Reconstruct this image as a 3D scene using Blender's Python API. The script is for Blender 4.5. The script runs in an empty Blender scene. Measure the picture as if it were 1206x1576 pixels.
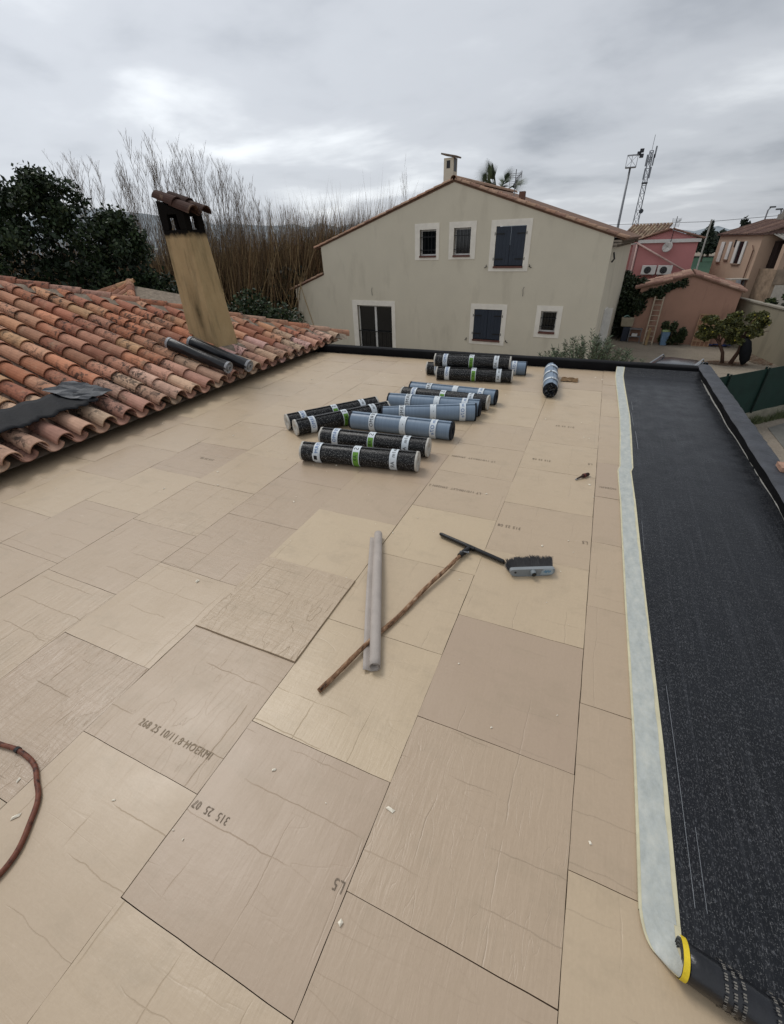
import bpy, math, random
from mathutils import Vector, Matrix
from mathutils.geometry import tessellate_polygon
random.seed(7)
R_ = math.radians
SC = bpy.context.scene
COL = SC.collection
# ------------------------------------------------------------------ camera
def cam_axes(pitch, yaw, roll):
    cy, sy, cp, sp = math.cos(yaw), math.sin(yaw), math.cos(pitch), math.sin(pitch)
    f = Vector((-sy*cp, cy*cp, -sp)); r = Vector((cy, sy, 0)); u = r.cross(f)
    cr, sr = math.cos(roll), math.sin(roll)
    return cr*r+sr*u, -sr*r+cr*u, f
_r, _u, _f = cam_axes(R_(32.25), R_(24.49), R_(-2.05))
cd = bpy.data.cameras.new("camera"); cam = bpy.data.objects.new("camera", cd); COL.objects.link(cam)
cam.matrix_world = Matrix(((_r.x, _u.x, -_f.x, 0), (_r.y, _u.y, -_f.y, 0), (_r.z, _u.z, -_f.z, 1.65), (0, 0, 0, 1)))
cd.sensor_fit = 'VERTICAL'; cd.sensor_height = 24; cd.lens = 24*660/1576; cd.clip_start = .05; cd.clip_end = 5000
SC.camera = cam
# ------------------------------------------------------------------ light
SUN_EL, SUN_ROT = 52, 200          # soft light through the overcast, from ahead and to the left of the camera
w = bpy.data.worlds.new("World"); SC.world = w; w.use_nodes = True
nt = w.node_tree; nt.nodes.clear()
N = lambda t, **k: (lambda n: ([setattr(n, a, b) for a, b in k.items()], n)[1])(nt.nodes.new(t))
out = N('ShaderNodeOutputWorld'); bg1 = N('ShaderNodeBackground'); bg2 = N('ShaderNodeBackground'); mix = N('ShaderNodeMixShader')
sky = N('ShaderNodeTexSky', sky_type='NISHITA'); sky.sun_disc = False; sky.sun_elevation = R_(SUN_EL); sky.sun_rotation = R_(SUN_ROT)
bg1.inputs[1].default_value = .07
tc = N('ShaderNodeTexCoord'); sep = N('ShaderNodeSeparateXYZ'); nt.links.new(tc.outputs['Generated'], sep.inputs[0])
def M(op, a, b=None, c=None):
    n = N('ShaderNodeMath', operation=op)
    for i, v in enumerate((a, b, c)):
        if v is None: continue
        if isinstance(v, (int, float)): n.inputs[i].default_value = v
        else: nt.links.new(v, n.inputs[i])
    return n.outputs[0]
den = M('ADD', M('MAXIMUM', sep.outputs[2], 0), .16)
cmb = N('ShaderNodeCombineXYZ'); nt.links.new(M('DIVIDE', sep.outputs[0], den), cmb.inputs[0]); nt.links.new(M('DIVIDE', sep.outputs[1], den), cmb.inputs[1])
def noise(sc, det, rough, dist, off):
    mp = N('ShaderNodeMapping'); mp.inputs['Location'].default_value = off; mp.inputs['Scale'].default_value = (1, 1.15, 1); mp.inputs['Rotation'].default_value = (0, 0, .45)
    nt.links.new(cmb.outputs[0], mp.inputs[0])
    n = N('ShaderNodeTexNoise'); n.inputs['Scale'].default_value = sc; n.inputs['Detail'].default_value = det
    n.inputs['Roughness'].default_value = rough; n.inputs['Distortion'].default_value = dist; nt.links.new(mp.outputs[0], n.inputs['Vector']); return n.outputs['Fac']
big = noise(.42, 3, .45, .3, (3.1, 1.7, 0)); med = noise(1.1, 5, .5, .25, (0, 0, 2)); fine = noise(3.5, 4, .55, .2, (5, 2, 1))
cl = M('ADD', M('ADD', M('MULTIPLY', big, .52), M('MULTIPLY', med, .40)), M('MULTIPLY', fine, .08))
cr = N('ShaderNodeValToRGB'); cr.color_ramp.interpolation = 'EASE'
e = cr.color_ramp.elements; e[0].position = .34; e[0].color = (.315, .34, .38, 1); e[1].position = .64; e[1].color = (.80, .83, .86, 1)
e = cr.color_ramp.elements.new(.50); e.color = (.52, .545, .585, 1)
nt.links.new(cl, cr.inputs[0])
# the bank of cloud is thinner to the left (west) and greyer to the right
gw = M('MULTIPLY_ADD', sep.outputs[0], -.26, .98)
gz = M('MULTIPLY_ADD', M('POWER', M('MAXIMUM', sep.outputs[2], 0), .6), .20, .94)
zen = M('MULTIPLY', gw, gz)
vm = N('ShaderNodeVectorMath', operation='SCALE'); nt.links.new(cr.outputs[0], vm.inputs[0]); nt.links.new(zen, vm.inputs['Scale'])
nt.links.new(vm.outputs[0], bg2.inputs[0]); bg2.inputs[1].default_value = 1.0
nt.links.new(sky.outputs[0], bg1.inputs[0]); nt.links.new(bg1.outputs[0], mix.inputs[1]); nt.links.new(bg2.outputs[0], mix.inputs[2]); mix.inputs[0].default_value = .93
nt.links.new(mix.outputs[0], out.inputs[0])
sd = bpy.data.lights.new("sun", 'SUN'); sd.energy = 1.1; sd.angle = R_(22); sd.color = (1, .965, .92)
sun = bpy.data.objects.new("sun", sd); COL.objects.link(sun)
sv = Vector((-.60, .30, .95)).normalized(); sun.rotation_euler = sv.to_track_quat('Z', 'Y').to_euler()
sky.sun_elevation = math.asin(sv.z); sky.sun_rotation = math.atan2(sv.x, sv.y)
SC.view_settings.view_transform = 'Standard'; SC.view_settings.look = 'None'; SC.view_settings.gamma = 1; SC.view_settings.exposure = .22

# ------------------------------------------------------------------ helpers
def srgb(h):
    h = h.lstrip('#'); c = [int(h[i:i+2], 16)/255 for i in (0, 2, 4)]
    return tuple(x/12.92 if x < .04045 else ((x+.055)/1.055)**2.4 for x in c)
class NT:
    """small node-tree writer"""
    def __init__(s, name, rough=.8, spec=.3, metal=0):
        s.m = bpy.data.materials.new(name); s.m.use_nodes = True; s.t = s.m.node_tree
        s.b = s.t.nodes['Principled BSDF']; s.b.inputs['Roughness'].default_value = rough
        s.b.inputs['Specular IOR Level'].default_value = spec; s.b.inputs['Metallic'].default_value = metal
        s.c = None
    def n(s, t, **k):
        n = s.t.nodes.new(t)
        for a, b in k.items(): setattr(n, a, b)
        return n
    def L(s, a, b): s.t.links.new(a, b)
    def setv(s, inp, v):
        if isinstance(v, (int, float)): inp.default_value = v
        elif isinstance(v, (tuple, list)): inp.default_value = tuple(v)+((1,) if len(v) == 3 and len(inp.default_value) == 4 else ())
        else: s.L(v, inp)
    def math(s, op, a, b=0, c=None, clamp=False):
        n = s.n('ShaderNodeMath', operation=op, use_clamp=clamp); s.setv(n.inputs[0], a); s.setv(n.inputs[1], b)
        if c is not None: s.setv(n.inputs[2], c)
        return n.outputs[0]
    def coord(s, kind='Object', scale=(1, 1, 1), loc=(0, 0, 0), rot=(0, 0, 0), rnd=False):
        tc = s.n('ShaderNodeTexCoord'); v = tc.outputs[kind]
        if kind == 'World':
            pass
        if rnd:
            oi = s.n('ShaderNodeObjectInfo'); a = s.n('ShaderNodeVectorMath', operation='ADD'); s.L(v, a.inputs[0])
            ml = s.n('ShaderNodeMath', operation='MULTIPLY'); s.L(oi.outputs['Random'], ml.inputs[0]); ml.inputs[1].default_value = 57.
            s.L(ml.outputs[0], a.inputs[1]); v = a.outputs[0]
        mp = s.n('ShaderNodeMapping'); mp.inputs['Scale'].default_value = scale; mp.inputs['Location'].default_value = loc; mp.inputs['Rotation'].default_value = rot
        s.L(v, mp.inputs[0]); return mp.outputs[0]
    def noise(s, vec, scale=5, det=4, rough=.5, dist=0):
        n = s.n('ShaderNodeTexNoise'); n.inputs['Scale'].default_value = scale; n.inputs['Detail'].default_value = det
        n.inputs['Roughness'].default_value = rough; n.inputs['Distortion'].default_value = dist; s.L(vec, n.inputs['Vector']); return n.outputs['Fac']
    def ramp(s, fac, stops):
        r = s.n('ShaderNodeValToRGB'); els = r.color_ramp.elements
        while len(els) < len(stops): els.new(.5)
        for e, (p, c) in zip(els, stops):
            e.position = p; e.color = (c, c, c, 1) if isinstance(c, (int, float)) else tuple(c)+(1,)
        s.L(fac, r.inputs[0]); return r.outputs[0]
    def mixc(s, fac, a, b, mode='MIX'):
        m = s.n('ShaderNodeMix', data_type='RGBA', blend_type=mode); s.setv(m.inputs[0], fac); s.setv(m.inputs[6], a); s.setv(m.inputs[7], b); return m.outputs[2]
    def bump(s, h, strength=.3, dist=.01, prev=None):
        b = s.n('ShaderNodeBump'); b.inputs['Strength'].default_value = strength; b.inputs['Distance'].default_value = dist; s.L(h, b.inputs['Height'])
        if prev is not None: s.L(prev, b.inputs['Normal'])
        s.L(b.outputs[0], s.b.inputs['Normal']); return b.outputs[0]
    def col(s, c): s.setv(s.b.inputs['Base Color'], c); return s
    def rough(s, c): s.setv(s.b.inputs['Roughness'], c); return s
def simple(name, hexc, rough=.8, spec=.3, var=.15, sc=6, bump=0, bs=60, metal=0, aniso=(1, 1, 1)):
    n = NT(name, rough, spec, metal); c = srgb(hexc); v = n.coord('Object', aniso)
    f = n.noise(v, sc, 5, .6)
    lo = tuple(x*(1-var) for x in c); hi = tuple(min(1, x*(1+var)) for x in c)
    n.col(n.ramp(f, [(.3, lo), (.7, hi)]))
    if bump: n.bump(n.noise(v, bs, 4, .6), bump, .01)
    return n.m
class MB:
    def __init__(s): s.v = []; s.f = []; s.c = []; s.cur = None; s.M = None
    def _add(s, vs, fs):
        o = len(s.v)
        if s.M is not None: vs = [tuple(s.M @ Vector(p)) for p in vs]
        s.v += [tuple(p) for p in vs]; s.f += [tuple(i+o for i in f) for f in fs]; s.c += [s.cur]*len(fs); return s
    def box(s, x0, x1, y0, y1, z0, z1):
        return s._add([(x0, y0, z0), (x1, y0, z0), (x1, y1, z0), (x0, y1, z0), (x0, y0, z1), (x1, y0, z1), (x1, y1, z1), (x0, y1, z1)],
                      [(0, 3, 2, 1), (4, 5, 6, 7), (0, 1, 5, 4), (1, 2, 6, 5), (2, 3, 7, 6), (3, 0, 4, 7)])
    def hexa(s, p):      # 8 points, bottom ring then top ring
        return s._add(p, [(0, 3, 2, 1), (4, 5, 6, 7), (0, 1, 5, 4), (1, 2, 6, 5), (2, 3, 7, 6), (3, 0, 4, 7)])
    def bar(s, a, b, w, h=None, up=(0, 0, 1)):
        a = Vector(a); b = Vector(b); d = (b-a).normalized(); up = Vector(up)
        if abs(d.dot(up)) > .98: up = Vector((0, 1, 0))
        x = d.cross(up).normalized()*w/2; y = x.cross(d).normalized()*(h or w)/2
        return s.hexa([a-x-y, a+x-y, a+x+y, a-x+y, b-x-y, b+x-y, b+x+y, b-x+y])
    def tube(s, pts, r, n=8, caps=True):
        pts = [Vector(p) for p in pts]; rs = r if isinstance(r, (list, tuple)) else [r]*len(pts); vs = []; fs = []
        px = None
        for i, p in enumerate(pts):
            d = (pts[min(i+1, len(pts)-1)]-pts[max(i-1, 0)]).normalized()
            if px is None: px = d.orthogonal().normalized()
            else: px = (px-d*px.dot(d)).normalized()
            py = d.cross(px)
            for k in range(n):
                a = 2*math.pi*k/n; vs.append(p+(px*math.cos(a)+py*math.sin(a))*rs[i])
        for i in range(len(pts)-1):
            for k in range(n): fs.append((i*n+k, i*n+(k+1) % n, (i+1)*n+(k+1) % n, (i+1)*n+k))
        if caps: fs.append(tuple(reversed(range(n)))); fs.append(tuple((len(pts)-1)*n+k for k in range(n)))
        return s._add(vs, fs)
    def grid(s, rows):   # rows of points
        n = len(rows[0]); vs = [p for r in rows for p in r]
        return s._add(vs, [(i*n+j, i*n+j+1, (i+1)*n+j+1, (i+1)*n+j) for i in range(len(rows)-1) for j in range(n-1)])
    def prism(s, poly, a, b, axis='y', holes=()):
        """polygon in (x,z) extruded along y from a to b (or (x,y) along z)"""
        loops = [[Vector((p[0], p[1], 0)) for p in lp] for lp in [poly]+list(holes)]
        tri = tessellate_polygon(loops); flat = [p for lp in loops for p in lp]; n = len(flat)
        mk = (lambda p, t: (p[0], t, p[1])) if axis == 'y' else ((lambda p, t: (p[0], p[1], t)) if axis == 'z' else (lambda p, t: (t, p[0], p[1])))
        vs = [mk(p, a) for p in flat]+[mk(p, b) for p in flat]; fs = []
        for t in tri: fs.append(tuple(t)); fs.append(tuple(n+i for i in reversed(t)))
        o = 0
        for lp in loops:
            m = len(lp)
            for i in range(m): fs.append((o+i, o+(i+1) % m, n+o+(i+1) % m, n+o+i))
            o += m
        return s._add(vs, fs)
    def build(s, name, mat, parent=None, smooth=False, recalc=True, bevel=0, autos=None):
        me = bpy.data.meshes.new(name); me.from_pydata(s.v, [], s.f)
        if any(c is not None for c in s.c):
            at = me.color_attributes.new('Col', 'FLOAT_COLOR', 'CORNER'); i = 0; buf = []
            for f, c in zip(s.f, s.c): buf += (list(c)+[1.0])*len(f)
            at.data.foreach_set('color', buf)
        if recalc:
            import bmesh
            bm = bmesh.new(); bm.from_mesh(me); bmesh.ops.recalc_face_normals(bm, faces=bm.faces)
            bm.to_mesh(me); bm.free()
        if smooth: me.polygons.foreach_set('use_smooth', [True]*len(me.polygons))
        me.materials.append(mat)
        o = bpy.data.objects.new(name, me); COL.objects.link(o); o.parent = parent
        if autos: 
            try: me.shade_smooth_by_angle if False else None
            except Exception: pass
        if bevel:
            b = o.modifiers.new('bevel', 'BEVEL'); b.width = bevel; b.segments = 2; b.limit_method = 'ANGLE'
        return o
def tag(o, label=None, cat=None, group=None, kind=None):
    if label: o['label'] = label
    if cat: o['category'] = cat
    if group: o['group'] = group
    if kind: o['kind'] = kind
    return o
def empty(name, loc=(0, 0, 0), rz=0, label=None, cat=None, group=None):
    o = bpy.data.objects.new(name, None); COL.objects.link(o); o.location = loc; o.rotation_euler = (0, 0, rz); o.empty_display_size = .2
    return tag(o, label, cat, group)
def text_mesh(txt, size, bend=None, depth=0):
    cu = bpy.data.curves.new('t', 'FONT'); cu.body = txt; cu.size = size; cu.align_x = 'CENTER'; cu.align_y = 'CENTER'; cu.resolution_u = 3; cu.offset = -.0012*0; cu.space_character = 1.12
    o = bpy.data.objects.new('t', cu); COL.objects.link(o)
    dg = bpy.context.evaluated_depsgraph_get(); dg.update()
    me = bpy.data.meshes.new_from_object(o.evaluated_get(dg)); bpy.data.objects.remove(o)
    return me
def jit(a): return random.uniform(-a, a)

# ------------------------------------------------------------------ materials
def mat_board():
    n = NT('insulation_facing', .5, .5)
    oi = n.n('ShaderNodeObjectInfo'); sp = n.n('ShaderNodeSeparateColor'); n.L(oi.outputs['Color'], sp.inputs[0])
    tone, crack, fade = sp.outputs[0], sp.outputs[1], sp.outputs[2]
    base = n.mixc(tone, srgb('#a8937d'), srgb('#bda98b'))
    v = n.coord('Object', rnd=True)
    big = n.noise(v, 2.2, 4, .6); base = n.mixc(n.ramp(big, [(.35, 0.), (.75, .30)]), base, srgb('#a8957c'))
    sm = n.noise(v, 90, 3, .6); base = n.mixc(n.ramp(sm, [(.3, 0.), (.8, .14)]), base, srgb('#8d7a64'))
    # wandering creases: level lines of a stretched noise
    va = n.coord('Object', (5.5, 1.2, 1), rnd=True); c1 = n.noise(va, 1.5, 3, .55, .25)
    k1 = n.math('PINGPONG', n.math('MULTIPLY', c1, 7.0), .5)
    l1 = n.ramp(k1, [(0, 1.), (.035, 0.)])
    vb = n.coord('Object', (1.0, 6, 1), loc=(3, 8, 0), rnd=True); c2 = n.noise(vb, 1.1, 3, .5, .2)
    l2 = n.ramp(n.math('PINGPONG', n.math('MULTIPLY', c2, 5.0), .5), [(0, 1.), (.03, 0.)])
    patch = n.ramp(n.noise(v, 1.6, 2, .5), [(.45, 0.), (.62, 1.)])
    l1 = n.math('MULTIPLY', n.math('MULTIPLY', l1, n.math('POWER', crack, 2.5)), n.math('MULTIPLY_ADD', patch, .7, .3))
    patch2 = n.ramp(n.noise(n.coord('Object', loc=(9, 1, 0), rnd=True), 2.0, 2, .5), [(.5, 0.), (.6, 1.)])
    l2 = n.math('MULTIPLY', n.math('MULTIPLY', l2, n.math('MULTIPLY_ADD', crack, .6, .3)), patch2)
    def ruled(ax, k, off, pth):
        c_ = n.n('ShaderNodeSeparateXYZ'); n.L(n.coord('Object', rnd=True), c_.inputs[0])
        wob = n.math('MULTIPLY', n.noise(n.coord('Object', (2.5, 2.5, 1), rnd=True), 3, 3, .5), .035)
        q = n.math('PINGPONG', n.math('MULTIPLY', n.math('ADD', c_.outputs[ax], wob), k), .5)
        pt = n.ramp(n.noise(n.coord('Object', (1, 1, 1), loc=(off, 2, 0), rnd=True), 2.6, 2, .5), [(pth, 0.), (pth+.06, 1.)])
        return n.math('MULTIPLY', n.ramp(q, [(0, 1.), (.012, 0.)]), pt)
    l3 = n.math('MULTIPLY', n.math('MAXIMUM', ruled(0, 4.1, 1, .50), ruled(1, 6.3, 7, .50)), n.math('MULTIPLY_ADD', crack, .6, .35))
    ln = n.math('MAXIMUM', n.math('MAXIMUM', l1, n.math('MULTIPLY', l2, .35)), l3)
    base = n.mixc(n.math('MULTIPLY', n.math('MULTIPLY', ln, n.math('MULTIPLY_ADD', n.noise(v, 4, 4, .6), 1.2, -.05)), .55), base, srgb('#79664f'))
    # pale scuffs
    sc = n.noise(n.coord('Object', (3, 14, 1), rot=(0, 0, .5), rnd=True), 2.2, 6, .7)
    base = n.mixc(n.math('MULTIPLY', n.ramp(sc, [(.64, 0.), (.78, .7)]), fade), base, srgb('#ddd0bb'))
    n.col(base)
    sm2 = n.noise(n.coord('Object', (1.5, 2.2, 1), loc=(4, 4, 0), rnd=True), 3.0, 5, .7); base = n.mixc(n.ramp(sm2, [(.52, 0.), (.75, .32)]), base, srgb('#8f8069')); n.col(base)
    wr = n.noise(n.coord('Object', (14, 2.2, 1), rnd=True), 3.2, 4, .6, .6)
    wv = n.noise(n.coord('Object', (2.2, 11, 1), rot=(0, 0, .2), rnd=True), 3, 4, .6, .6)
    hh = n.math('MULTIPLY', n.math('ADD', wr, n.math('MULTIPLY', wv, .6)), n.math('MULTIPLY_ADD', n.math('POWER', crack, 2), .6, .12))
    b1 = n.bump(hh, .5, .012)
    inv = n.math('SUBTRACT', 1.0, ln); b2 = n.bump(inv, .5, .004, b1)
    n.bump(sm, .08, .003, b2)
    n.rough(n.ramp(big, [(.3, .34), (.7, .48)]))
    return n.m
def mat_vcol(name, rough=.85, spec=.25, lichen=0, nz=.3, bump=.3, bs=40):
    n = NT(name, rough, spec); a = n.n('ShaderNodeVertexColor', layer_name='Col'); c = a.outputs[0]; v = n.coord('Object')
    f = n.noise(v, 9, 5, .65)
    c = n.mixc(1.0, c, n.ramp(f, [(.25, (1-nz,)*3), (.75, (1+nz*.6,)*3)]), 'MULTIPLY')
    if lichen:
        l = n.noise(v, 14, 6, .75, .4); big = n.noise(v, 1.7, 3, .5)
        s = n.math('MULTIPLY', n.ramp(l, [(.50, 0.), (.58, .85)]), n.ramp(big, [(.42, 0.), (.56, 1.)]))
        c = n.mixc(n.math('MULTIPLY', s, lichen), c, (.035, .03, .026))
        l2 = n.noise(v, 6, 5, .7); c = n.mixc(n.ramp(l2, [(.56, 0.), (.72, .4)]), c, srgb('#b9a084'))
    n.col(c)
    if bump: n.bump(n.noise(v, bs, 5, .65), bump, .006)
    return n.m
def mat_stucco(name, hexc, stain='#6e6a5f', amt=.35, sc=1.2, vert=True):
    n = NT(name, .93, .15); c = srgb(hexc); v = n.coord('Object')
    f = n.noise(v, sc, 6, .6); st = n.noise(n.coord('Object', (1.2, 1.2, .35)), 1.3 if sc < 2 else 4.5, 5, .6)
    base = n.mixc(n.ramp(f, [(.3, 0.), (.75, amt)]), c, tuple(x*.82 for x in c))
    base = n.mixc(n.ramp(st, [(.55, 0.), (.85, amt)]), base, srgb(stain))
    base = n.mixc(n.ramp(n.noise(v, 30, 4, .6), [(.3, 0.), (.8, .12)]), base, tuple(x*.75 for x in c))
    n.col(base); n.bump(n.noise(v, 45, 5, .7), .35, .01); return n.m
def mat_black_membrane(name, speck=True, weave=True, base='#131519', rough=.36):
    n = NT(name, rough, .25); v = n.coord('Object'); c = n.mixc(n.ramp(n.noise(v, 3, 4, .6), [(.3, 0.), (.7, 1.)]), tuple(x*.8 for x in srgb(base)), tuple(x*1.3 for x in srgb(base)))
    prev = None
    if weave:
        a = n.noise(n.coord('Object', (210, 75, 1)), 1.0, 2, .5, .3); b = n.noise(n.coord('Object', (14, 50, 1)), 1.0, 3, .6, .2)
        ab = n.math('MULTIPLY', n.ramp(a, [(.54, 0.), (.66, 1.)]), n.ramp(b, [(.38, .08), (.62, 1.)]))
        c = n.mixc(n.math('MULTIPLY', ab, .34), c, srgb('#76787d'))
        wd = n.noise(n.coord('Object', (55, 1.2, 1)), 1.0, 3, .6); c = n.mixc(n.ramp(wd, [(.50, 0.), (.75, .10)]), c, srgb('#707277'))
        prev = n.bump(ab, .5, .004)
    if speck:
        s = n.noise(v, 230 if not weave else 260, 1, .5); k = n.ramp(s, [(.66, 0.), (.70, 1.)])
        c = n.mixc(n.math('MULTIPLY', k, .8 if not weave else .14), c, (.62, .62, .60))
    n.col(c); n.rough(n.ramp(n.noise(v, 6, 4, .6), [(.3, rough-.1), (.7, rough+.12)]))
    n.bump(n.noise(v, 35, 4, .6), .25 if weave else .10, .006, prev)
    return n.m
def mat_leaf(name, cols, rough=.55):
    n = NT(name, rough, .3); a = n.n('ShaderNodeVertexColor', layer_name='Col'); n.col(a.outputs[0]); return n.m
MT = {}
MT['board'] = mat_board()
MT['foam'] = simple('foam_edge', '#b9a066', .9)
MT['deck'] = simple('roof_deck_dark', '#1d1c1a', .9)
MT['tile'] = mat_vcol('terracotta', .88, .2, lichen=1.0, nz=.28)
MT['tile_clean'] = mat_vcol('terracotta_far', .9, .15, lichen=.3, nz=.3)
MT['mortar'] = simple('mortar', '#85796b', .95, .1, .3, 12, .6, 50)
MT['membrane'] = mat_black_membrane('bitumen_sheet')
MT['bitumen'] = simple('bitumen_upstand', '#121214', .8, .15, .3, 9, .5, 30)
MT['rollskin'] = mat_black_membrane('mineral_bitumen', True, False, '#0e0e0f', .36)
MT['blackfilm'] = simple('black_film', '#17181b', .22, .5, .3, 20, .35, 18)
MT['bitcap'] = simple('bitumen_cap', '#3b3d42', .6, .35, .35, 7, .6, 30)
MT['house'] = mat_stucco('render_beige', '#d3cab6', '#948a78', .45, .9)
MT['chim'] = mat_stucco('render_ochre', '#ab9067', '#5d5438', .75, 2.0)
MT['pink'] = mat_stucco('render_pink', '#bd8280', '#8f6665', .5)
MT['shed'] = mat_stucco('render_salmon', '#ab8674', '#54443e', 1.0, .9)
MT['rh'] = mat_stucco('render_peach', '#b39a86', '#7a6858', .6)
MT['cream'] = simple('cream_surround', '#e6dfd2', .9, .2, .08, 4, .2)
MT['white'] = simple('white_paint', '#cfcdc8', .6, .3, .08)
MT['wall'] = mat_stucco('garden_wall', '#8f8877', '#4d4a3f', .7)
MT['dark'] = simple('dark_void', '#0c0c0d', .4, .5, .2)
MT['glass'] = simple('window_glass', '#101316', .08, .6, .2)
MT['shutter'] = simple('blue_grey_paint', '#262e3a', .5, .4, .12, 3)
MT['iron'] = simple('black_iron', '#141414', .5, .4)
MT['brick'] = simple('brick_sill', '#66463e', .85, .2, .3, 20)
MT['grey'] = simple('galvanised', '#7b7d80', .45, .5, .15, 8, metal=.4)
MT['wood'] = simple('timber', '#8a7455', .85, .2, .3, 5, .4, 40, aniso=(1, 1, .2))
# ------------------------------------------------------------------ setting
GZ = -3.0
def mat_gravel():
    n = NT('gravel_ground', .95, .1); v = n.coord('Object'); f = n.noise(v, .35, 5, .6); g = n.noise(v, 18, 5, .75); g2 = n.noise(v, 2.5, 5, .7)
    c = n.mixc(n.ramp(f, [(.35, 0.), (.7, 1.)]), srgb('#8c8275'), srgb('#9f9585'))
    c = n.mixc(n.ramp(g, [(.35, 0.), (.7, .6)]), c, srgb('#5a5148')); c = n.mixc(n.ramp(g2, [(.5, 0.), (.8, .5)]), c, srgb('#665a4c'))
    n.col(c); n.bump(g, .6, .03); return n.m
def mat_field():
    n = NT('turf', .95, .1); v = n.coord('Object'); n.col(n.ramp(n.noise(v, .2, 5, .6), [(.3, srgb('#2a3f33')), (.7, srgb('#344c3a'))])); return n.m
g = MB(); g.box(-900, 900, -300, 1500, GZ-.5, GZ); tag(g.build('ground', mat_gravel()), kind='structure')
g = MB(); g.box(8, 70, 56, 118, GZ+.004, GZ+.02); tag(g.build('sports_field', mat_field()), kind='structure')
g = MB(); g.prism([(4.9, 2), (16, 2), (16, 26), (9, 26), (8.2, 18), (4.9, 14.3)], GZ+.004, GZ+.012, 'z'); tag(g.build('driveway', simple('asphalt_drive', '#67655f', .9, .2, .2, 3, .5, 80)), kind='structure')
def hill(name, x0, x1, y, base, hs, mat, dep):
    m = MB(); n = 60; rows = []
    for k, (dy, sc) in enumerate([(-dep, 0), (-dep*.55, .55), (0, 1), (dep, 0)]):
        row = []
        for i in range(n+1):
            t = i/n; p = t*(len(hs)-1); a = int(min(p, len(hs)-2)); h = hs[a]+(hs[a+1]-hs[a])*(p-a)
            h += 1.5*math.sin(i*1.7+k)+1.1*math.sin(i*4.1+k*2)
            row.append((x0+(x1-x0)*t, y+dy+12*math.sin(i*.5), base+h*sc if sc else base-4))
        rows.append(row)
    m.grid(rows); return tag(m.build(name, mat, smooth=True), kind='structure')
hm = simple('hazy_hill_woods', '#858d92', .95, .1, .3, .02)  # distant haze is put into this pale grey hill colour
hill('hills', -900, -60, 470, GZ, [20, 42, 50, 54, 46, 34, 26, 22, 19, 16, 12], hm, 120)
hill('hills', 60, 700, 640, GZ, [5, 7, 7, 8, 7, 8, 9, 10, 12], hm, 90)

# ------------------------------------------------------------------ flat roof building
fr = empty('flat_roof_building', (-1.5, 3, GZ), 0, 'low flat roofed extension edged by a black bitumen parapet', 'building')
def part(mb, name, mat, root, **k):   # world-coordinates mesh parented to a root that may be moved / rotated
    o = mb.build(name, mat, root, **k); bpy.context.view_layer.update()
    o.matrix_parent_inverse = (Matrix.Translation(root.location) @ root.rotation_euler.to_matrix().to_4x4()).inverted(); return o
m = MB(); m.box(-4.95, 1.52, -2.5, 7.0, GZ, -.1); part(m, 'wall', MT['house'], fr)
m = MB(); m.box(-4.9, 1.50, -2.5, 6.98, -.098, -.064); part(m, 'roof_deck', MT['deck'], fr)
# side parapet: upstand with a slightly uneven felt-wrapped top
def rough_strip(fn, a, b, n):
    return [fn(a+(b-a)*i/n) for i in range(n+1)]
m = MB(); rows = []
for i in range(100):
    y = -2.5+9.55*i/99; j = .006*math.sin(y*7.3)+.004*math.sin(y*19.1); k = .004*math.sin(y*11)+jit(.002)
    rows.append([(1.418+.3*j, y, -.062), (1.398+j, y, .04), (1.372+j*.5, y, .112)])
m.grid(rows); part(m, 'upstand', MT['bitumen'], fr, smooth=True)
m = MB(); rows = []
for i in range(140):
    y = -2.5+9.55*i/139; j = .006*math.sin(y*7.3)+.004*math.sin(y*19.1); k = .005*math.sin(y*11)+jit(.004)
    rows.append([(1.372+j*.5, y, .112), (1.385+j*.5, y, .124+k*.3), (1.44, y, .128+k), (1.505, y, .124+k*.7), (1.53+jit(.006), y, .112), (1.535+jit(.007), y, .03), (1.53, y, -.1)])
m.grid(rows); part(m, 'parapet_cap', MT['bitcap'], fr, smooth=True)
m = MB(); rows = []
for i in range(140):
    x = -4.9+6.27*i/139; k = .004*math.sin(x*9)+jit(.002)
    rows.append([(x, 6.915, -.06), (x, 6.905+k, .03), (x, 6.885+k, .105), (x, 6.895+k, .118), (x, 6.97, .122+k), (x, 7.06+k, .112), (x, 7.065, -.1)])
m.grid(rows); part(m, 'far_upstand', MT['bitumen'], fr, smooth=True)
m = MB(); m.box(1.372, 1.53, 6.9, 7.06, -.06, .113); part(m, 'corner_block', MT['bitcap'], fr)
m = MB(); pts = [(1.397+.006*math.sin(y*2.1)+.002*math.sin(y*9.7), y, .012+.004*math.sin(y*6)) for y in [-.5+i*.06 for i in range(122)]]
m.tube(pts, [.0035+.005*max(0, math.sin(p[1]*1.3))**3+.002*random.random() for p in pts], 6); part(m, 'bead', simple('pale_mastic', '#8d8b85', .5, .4, .2), fr, smooth=True)
m = MB(); m.box(-5.05, -4.66, -2.5, 7.0, -.05, .03)
m.box(-4.86, -4.80, -2.5, 7.3, .03, .16); part(m, 'eaves_flashing', MT['bitumen'], fr)

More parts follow.
